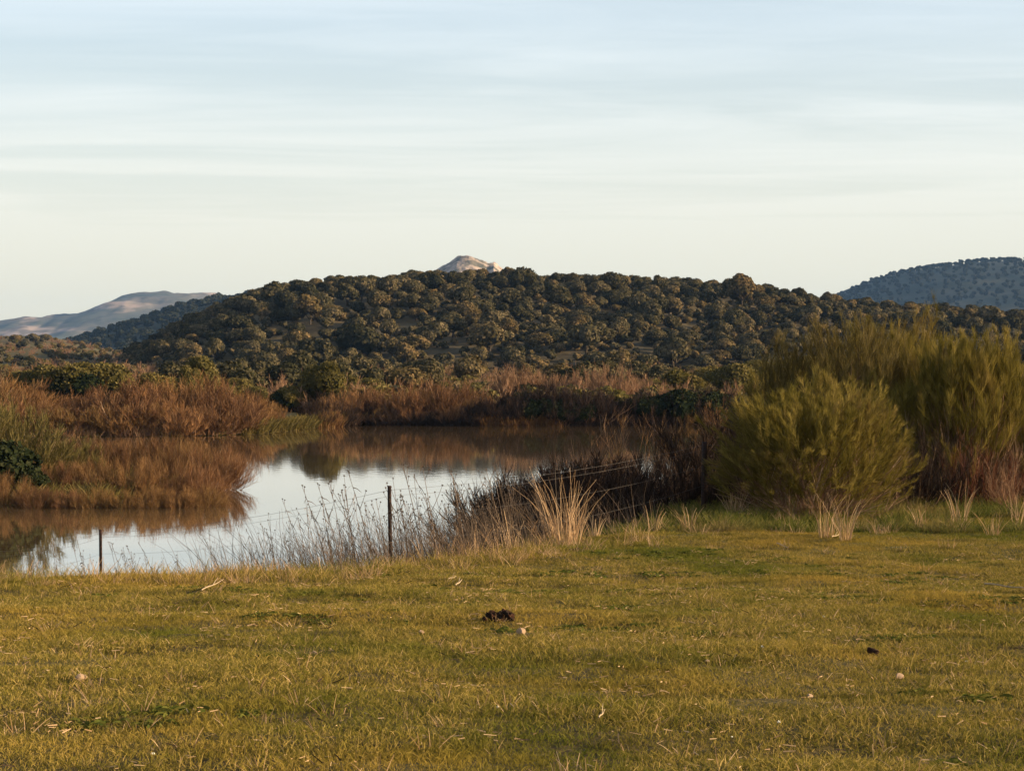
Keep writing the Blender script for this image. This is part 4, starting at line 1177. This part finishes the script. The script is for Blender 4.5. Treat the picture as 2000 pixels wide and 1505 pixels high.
# dense fine dead stems low in the bank: uncountable haze of twigs
n = 1100
bx = -4.2 + 7 * rng.random(n); by = brow(bx) + 0.5 + 9 * rng.random(n) ** 1.2
k = (rng.random(n) < np.clip((bx + 4.4) / 3.0, 0.12, 1)) & ((bx < -0.3) | (rng.random(n) < 0.22)); bx, by = bx[k], by[k]
def leaning_clump(n, r, hmin, hmax, w):
    g = stalk_clump(n, r, hmin, hmax, w, 0.5)
    V = g[0].copy(); V[:, 0] -= 0.28 * np.maximum(V[:, 2], 0)
    return V, g[1], g[2]
scatter('dead_stems', [(leaning_clump(9, 0.35, 0.35, 0.95, 0.007), M['weed']) for _ in range(5)],
        np.stack([bx, by, H(bx, by)], 1), np.stack([0 * bx, 0 * bx, (rng.random(len(bx)) - .5) * 1.2], 1), 0.6 + 0.5 * rng.random(len(bx)),
        rng.integers(0, 5, len(bx)), 'thin dead stems crowding the bank below the dry weeds')

# ------------------------------------------------------------------ pale straw tufts
def tuft(ppx, DD, hh, r, nst, label, grp=None, lean=0.35, shear=0.0, w=0.011):
    x = (ppx - 1000) / FOC * DD
    g = stalk_clump(nst, r, hh * 0.35, hh, w, lean)
    V = g[0]; V[:, 0] += shear * V[:, 2]
    o = obj('straw_tuft', mesh('straw_tuft', V, g[1], M['straw'], g[2]), None, (x, DD, h(x, DD) - 0.02))
    tag(o, label, 'grass tuft', grp)
tuft(1105, 29.5, 1.25, 0.18, 95, 'tallest pale straw tuft at the meadow edge, its stalks fanning upwards', lean=0.35, shear=-0.10)
tuft(1070, 29.8, 0.8, 0.12, 30, 'pale straw tuft leaning left against the tallest one', lean=0.5, shear=-0.35)
tuft(1003, 29.0, 0.75, 0.09, 26, 'slim straw tuft left of the tallest tuft', lean=0.3, shear=-0.15)
tuft(975, 29.0, 0.65, 0.09, 22, 'small straw tuft next to the slim one left of the tallest', lean=0.4, shear=-0.2)
tuft(935, 28.3, 0.5, 0.08, 18, 'short straw tuft midway between the middle post and the tallest tuft', lean=0.4)
tuft(900, 28.0, 0.42, 0.08, 16, 'little straw tuft in the brown grass right of the middle post', lean=0.5)
tuft(824, 27.5, 0.5, 0.03, 5, 'single upright straw stalk right of the middle fence post', lean=0.15)
tuft(725, 27.4, 0.42, 0.05, 14, 'slim bright straw tuft just left of the middle fence post', lean=0.2)
tuft(683, 27.2, 0.45, 0.07, 18, 'straw tuft second to the left of the middle fence post', lean=0.3, shear=-0.2)
tuft(590, 26.8, 0.28, 0.08, 14, 'low pinkish straw tuft at the shore left of the posts gap', lean=0.6)
tuft(1278, 31.5, 0.6, 0.10, 16, 'straw tuft at the edge of the dark green shade', lean=0.4)
tuft(1235, 31.8, 0.5, 0.03, 5, 'pale forked stalk standing before the dark bank', lean=0.3)
tuft(1295, 38.5, 1.5, 0.15, 34, 'tall straw plume rising over the dark bank toward the water', lean=0.2)
tuft(1320, 38.0, 1.1, 0.12, 26, 'straw plume right of the tallest one over the dark bank', lean=0.25)
tuft(1612, 30.5, 0.75, 0.12, 34, 'pale straw tuft in front of the big rounded broom', lean=0.25)
tuft(1652, 30.0, 0.85, 0.12, 34, 'straw tuft with a leaning stalk right of its twin before the broom', lean=0.3, shear=-0.12)
tuft(1720, 31.0, 0.42, 0.08, 14, 'small straw tuft on the meadow right of the pair', lean=0.5)
tuft(1875, 33.0, 0.8, 0.12, 24, 'straw tuft under the red stemmed shrub', lean=0.35)
tuft(1990, 32.5, 0.8, 0.10, 22, 'straw tuft at the right picture edge', lean=0.3)
tuft(1940, 31.0, 0.5, 0.1, 16, 'low straw tuft between the two at the right edge', lean=0.5)
tuft(1435, 34.0, 0.55, 0.10, 60, 'tan tuft hanging in the dark shade beside the tall fence post', lean=0.5)
tuft(1085, 27.8, 0.18, 0.18, 60, 'mound of matted dry grass before the tallest straw tuft', lean=1.2)
tuft(968, 28.2, 0.16, 0.16, 50, 'low mat of brown grass at the foot of the small straw tufts', lean=1.2)
for (a_, b_, c_, lb) in [(865, 28.2, 0.5, 'thin straw tuft between the middle post and the dark bank'), (918, 28.8, 0.62, 'straw tuft against the left end of the dark bank'),
                         (955, 29.6, 0.7, 'straw tuft half hidden behind the small pair left of the tallest tuft'), (1030, 29.6, 0.7, 'straw tuft between the slim one and the tallest one'),
                         (1128, 30.2, 0.8, 'straw tuft at the right foot of the tallest tuft'), (1160, 31.0, 0.45, 'low straw tuft right of the tallest tuft at the shade edge'),
                         (1345, 31.8, 0.5, 'pale stalks in front of the dark green shade below the tall fence post'), (1800, 32.0, 0.5, 'straw tuft on the green weeds right of the rounded broom')]:
    tuft(a_, b_, c_, 0.09, 24, lb, lean=0.35, shear=-0.1)
for i in range(26):
    ppx = 1150 + 840 * rng.random(); DD = 29 + 4.5 * rng.random()
    tuft(ppx, DD, 0.12 + 0.25 * rng.random(), 0.12, 26, 'short tan straw tuft on the meadow edge before the brooms', 'short straw tufts before the brooms', lean=0.7, w=0.006)
for i in range(20):
    ppx = 420 + 640 * rng.random(); DD = float(brow(np.array([(ppx - 1000) / FOC * 27]))[0]) - 0.6 + 1.4 * rng.random()
    tuft(ppx, DD, 0.15 + 0.35 * rng.random() ** 1.5, 0.06, 10, 'short tan straw tuft among the weeds at the top of the bank', 'short straw tufts at the top of the bank', lean=0.45, w=0.008)

# ------------------------------------------------------------------ wire fence
fence = obj('wire_fence', None, None, (-1.66, 27.9, h(-1.66, 27.9)))
tag(fence, 'old wire fence with three thin rusty posts along the top of the bank', 'fence')
def wpos(ppx, ppy, DD):
    return Vector(((ppx - 1000) / FOC * DD, DD, CAM_Z - (ppy - HORIZON) / FOC * DD))
fb = Vector(fence.location)
tops = []
for (ppx, ptop, DD) in [(197, 1034, 35.5), (762, 948, 27.9), (1375, 862, 35.0)]:
    t_ = wpos(ppx, ptop, DD); g0 = h(t_.x, t_.y)
    # angle-iron post: L section with a slightly bent top
    L_ = t_.z - g0 + 0.35
    sc_p = 1.5 if ppx > 1300 else 1.0
    sec = sc_p * np.array([[-0.026, -0.026], [0.026, -0.026], [0.026, -0.019], [-0.019, -0.019], [-0.019, 0.026], [-0.026, 0.026]])
    lv = 7
    V = []
    for k_ in range(lv):
        f_ = k_ / (lv - 1)
        for sx_, sy_ in sec:
            V.append([sx_ + 0.012 * math.sin(f_ * 2.6 + ppx), sy_ + 0.01 * f_, -0.35 + f_ * L_])
    F = [[k_ * 6 + a_, k_ * 6 + (a_ + 1) % 6, (k_ + 1) * 6 + (a_ + 1) % 6, (k_ + 1) * 6 + a_] for k_ in range(lv - 1) for a_ in range(6)]
    b0 = (lv - 1) * 6
    F += [[b0, b0 + 1, b0 + 2, b0 + 3], [b0, b0 + 3, b0 + 4, b0 + 5]]
    obj('post', mesh('post', V, F, M['post']), fence, Vector((t_.x, t_.y, g0)) - fb)
    tops.append((t_, g0))
ext = [wpos(-300, 1120, 44), None, None, None, wpos(2300, 800, 60)]
for dz in (0.06, 0.14, 0.42, 0.75):
    P = [tops[0][0] + (tops[0][0] - tops[1][0]) * 0.6] + [t for t, g0 in tops] + [tops[2][0] + (tops[2][0] - tops[1][0]) * 0.6]
    pts = []
    for a_, b_ in zip(P[:-1], P[1:]):
        for k_ in range(8):
            f_ = k_ / 8
            q = a_.lerp(b_, f_); q.z -= dz + 0.10 * 4 * f_ * (1 - f_) * (1 + dz)
            pts.append(q - fb)
    q = P[-1].copy(); q.z -= dz; pts.append(q - fb)
    g = tubes(np.array([[list(v) for v in pts]]), np.array([0.0019]), np.array([0.0019]), np.array([0.5]), 4)
    obj('wire', m_('wire', g, M['wire']), fence)

# ------------------------------------------------------------------ small things on the meadow
import bmesh
def rock(name, ppx, ppy, wpx, mat, label, cat, flat=0.6, seed=0, sink=0.25, lump=0.5):
    x, DD, z = ray_ground(ppx, ppy)
    r_ = wpx / FOC * DD / 2 * 0.85
    bm = bmesh.new()
    bmesh.ops.create_icosphere(bm, subdivisions=3, radius=1)
    rs = random.Random(seed)
    dirs = [Vector((rs.uniform(-1, 1), rs.uniform(-1, 1), rs.uniform(-1, 1))).normalized() for _ in range(9)]
    cut = [rs.uniform(0.5, 0.85) for _ in dirs]
    for v in bm.verts:
        for d_, c_ in zip(dirs, cut):
            k_ = v.co.dot(d_)
            if k_ > c_: v.co -= d_ * (k_ - c_) * 0.85
        v.co.x *= 1 + 0.25 * lump * math.sin(3 * v.co.y + seed); v.co.y *= 0.75; v.co.z *= flat
    me = bpy.data.meshes.new(name); bm.to_mesh(me); bm.free(); me.materials.append(mat)
    o = obj(name, me, None, (x, DD, z + r_ * flat * 0.45 + 0.012), (0, 0, seed), r_)
    tag(o, label, cat)
S = M['stone_tan']; Wt = M['stone_white']
for k_, (a_, b_, w_, m__, lb) in enumerate([
        (822, 1241, 22, S, 'orange tan stone in the grass left of the dark clod'),
        (614, 1281, 20, S, 'small tan stone left of and below the orange one'),
        (156, 1331, 30, S, 'long tan stone near the left edge of the meadow'),
        (1758, 1328, 26, S, 'tan stone on the right side of the meadow below the dark lump'),
        (1583, 1366, 20, S, 'pinkish stone left of the right tan stone'),
        (1018, 1239, 26, S, 'flat pale stone just right of and below the dark clod'),
        (296, 1479, 11, Wt, 'white pebble at the lower left of the meadow'),
        (972, 1387, 9, Wt, 'white pebble at the middle of the lower meadow'),
        (1488, 1268, 12, Wt, 'white pebble right of the middle in the upper meadow'),
        (1522, 1416, 12, Wt, 'brightest white pebble in the lower right meadow'),
        (1430, 1445, 8, Wt, 'tiny white pebble left of the brightest one'),
        (1610, 1208, 8, Wt, 'tiny white pebble in the upper right meadow'),
        (1890, 1296, 9, Wt, 'tiny pale pebble right of the dark lump'),
        (1476, 1490, 8, Wt, 'small pebble at the bottom edge right of the middle'),
        (1382, 1297, 14, S, 'tan pebble beside the dark hollow in the middle right')]):
    rock('stone' if w_ > 12 else 'pebble', a_, b_, w_, m__, lb, 'stone', seed=k_ + 1)
# dark clod: a torn up sod of two lumps with dead grass on it
x, DD, z = ray_ground(975, 1214)
clod = obj('earth_clod', None, None, (x, DD, z), (0, 0, 0), (0.72, 0.72, 0.8)); tag(clod, 'dark torn up sod of earth lying on the meadow with a long shadow', 'clod')
for (dx, dy, dz, r_, sd_) in [(-0.10, 0.0, 0.045, 0.075, 3), (0.03, 0.02, 0.045, 0.07, 9), (0.11, -0.01, 0.05, 0.075, 5), (-0.17, -0.02, 0.012, 0.05, 12), (0.0, -0.06, 0.01, 0.05, 15)]:
    bm = bmesh.new(); bmesh.ops.create_icosphere(bm, subdivisions=4, radius=r_)
    for v in bm.verts:
        n_ = v.co.normalized()
        k_ = float(fbm(np.array([n_.x * 2.2 + n_.z * 1.7 + sd_]), np.array([n_.y * 2.2 - n_.z * 1.3]), sd_, 4)[0])
        v.co += n_ * r_ * 0.9 * k_; v.co.z *= 0.9
    me = bpy.data.meshes.new('lump'); bm.to_mesh(me); bm.free(); me.materials.append(M['clod'])
    obj('lump', me, clod, (dx, dy, dz))
g = stalk_clump(60, 0.17, 0.05, 0.12, 0.005, 1.0)
obj('dead_grass', m_('dead_grass', g, M['straw']), clod, (0, 0.03, 0.01))
for (a_, b_, w_, lb, sd_) in [(1705, 1279, 40, 'flat reddish clod of earth in the right half of the meadow', 2), (1805, 1297, 26, 'small dark red lump of earth right of the flat clod', 6), (945, 1434, 10, 'small black lump in the lower middle of the meadow', 8),
                              (882, 1103, 20, 'dark clod at the bank edge right of the middle post', 4)]:
    rock('earth_clod', a_, b_, w_, M['clod'], lb, 'clod', flat=0.5, seed=sd_)
# fallen sticks
def stick(a0, a1, r_, label):
    x0, d0, z0 = ray_ground(*a0); x1, d1, z1 = ray_ground(*a1)
    n_ = 7
    A = Vector((x0, d0, z0 + 0.05)); B = Vector((x1, d1, z1 + 0.06))
    P = np.array([[list(A.lerp(B, k / (n_ - 1)) + Vector((0, random.uniform(-.008, .008), 0.006 * math.sin(k * 1.3)))) for k in range(n_)]])
    c = np.array(list(A)); g = tubes(P - c, np.array([r_]), np.array([r_ * 0.5]), np.array([0.5]), 6)
    # a short side fork
    f0 = P[0, 3] - c; f1 = f0 + (P[0, 5] - P[0, 3]) * 0.6 + np.array([0, 0.02, 0.05])
    g2 = tubes(np.array([[f0, (f0 + f1) / 2 + [0, 0, 0.01], f1]]), np.array([r_ * 0.6]), np.array([r_ * 0.3]), np.array([0.5]), 5)
    o = obj('stick', m_('stick', join(g, g2), M['dead_wood']), None, tuple(A)); tag(o, label, 'stick')
stick((392, 1162), (436, 1142), 0.008, 'pale stick lying aslant at the top left of the meadow')
stick((889, 1152), (902, 1143), 0.009, 'short bleached stick on the meadow below the middle post')
stick((876, 1139), (891, 1136), 0.006, 'thin bleached sliver above the short stick')
stick((1925, 1149), (2010, 1160), 0.011, 'long bleached branch at the right edge of the meadow')
stick((1518, 1068), (1540, 1078), 0.009, 'pale broken stick on the dry grass before the rounded broom')
stick((1625, 905 + 150), (1640, 1052), 0.009, 'small bleached stick below the rounded broom')
stick((1170, 1420), (1182, 1408), 0.005, 'thin forked straw stick in the lower middle of the meadow')
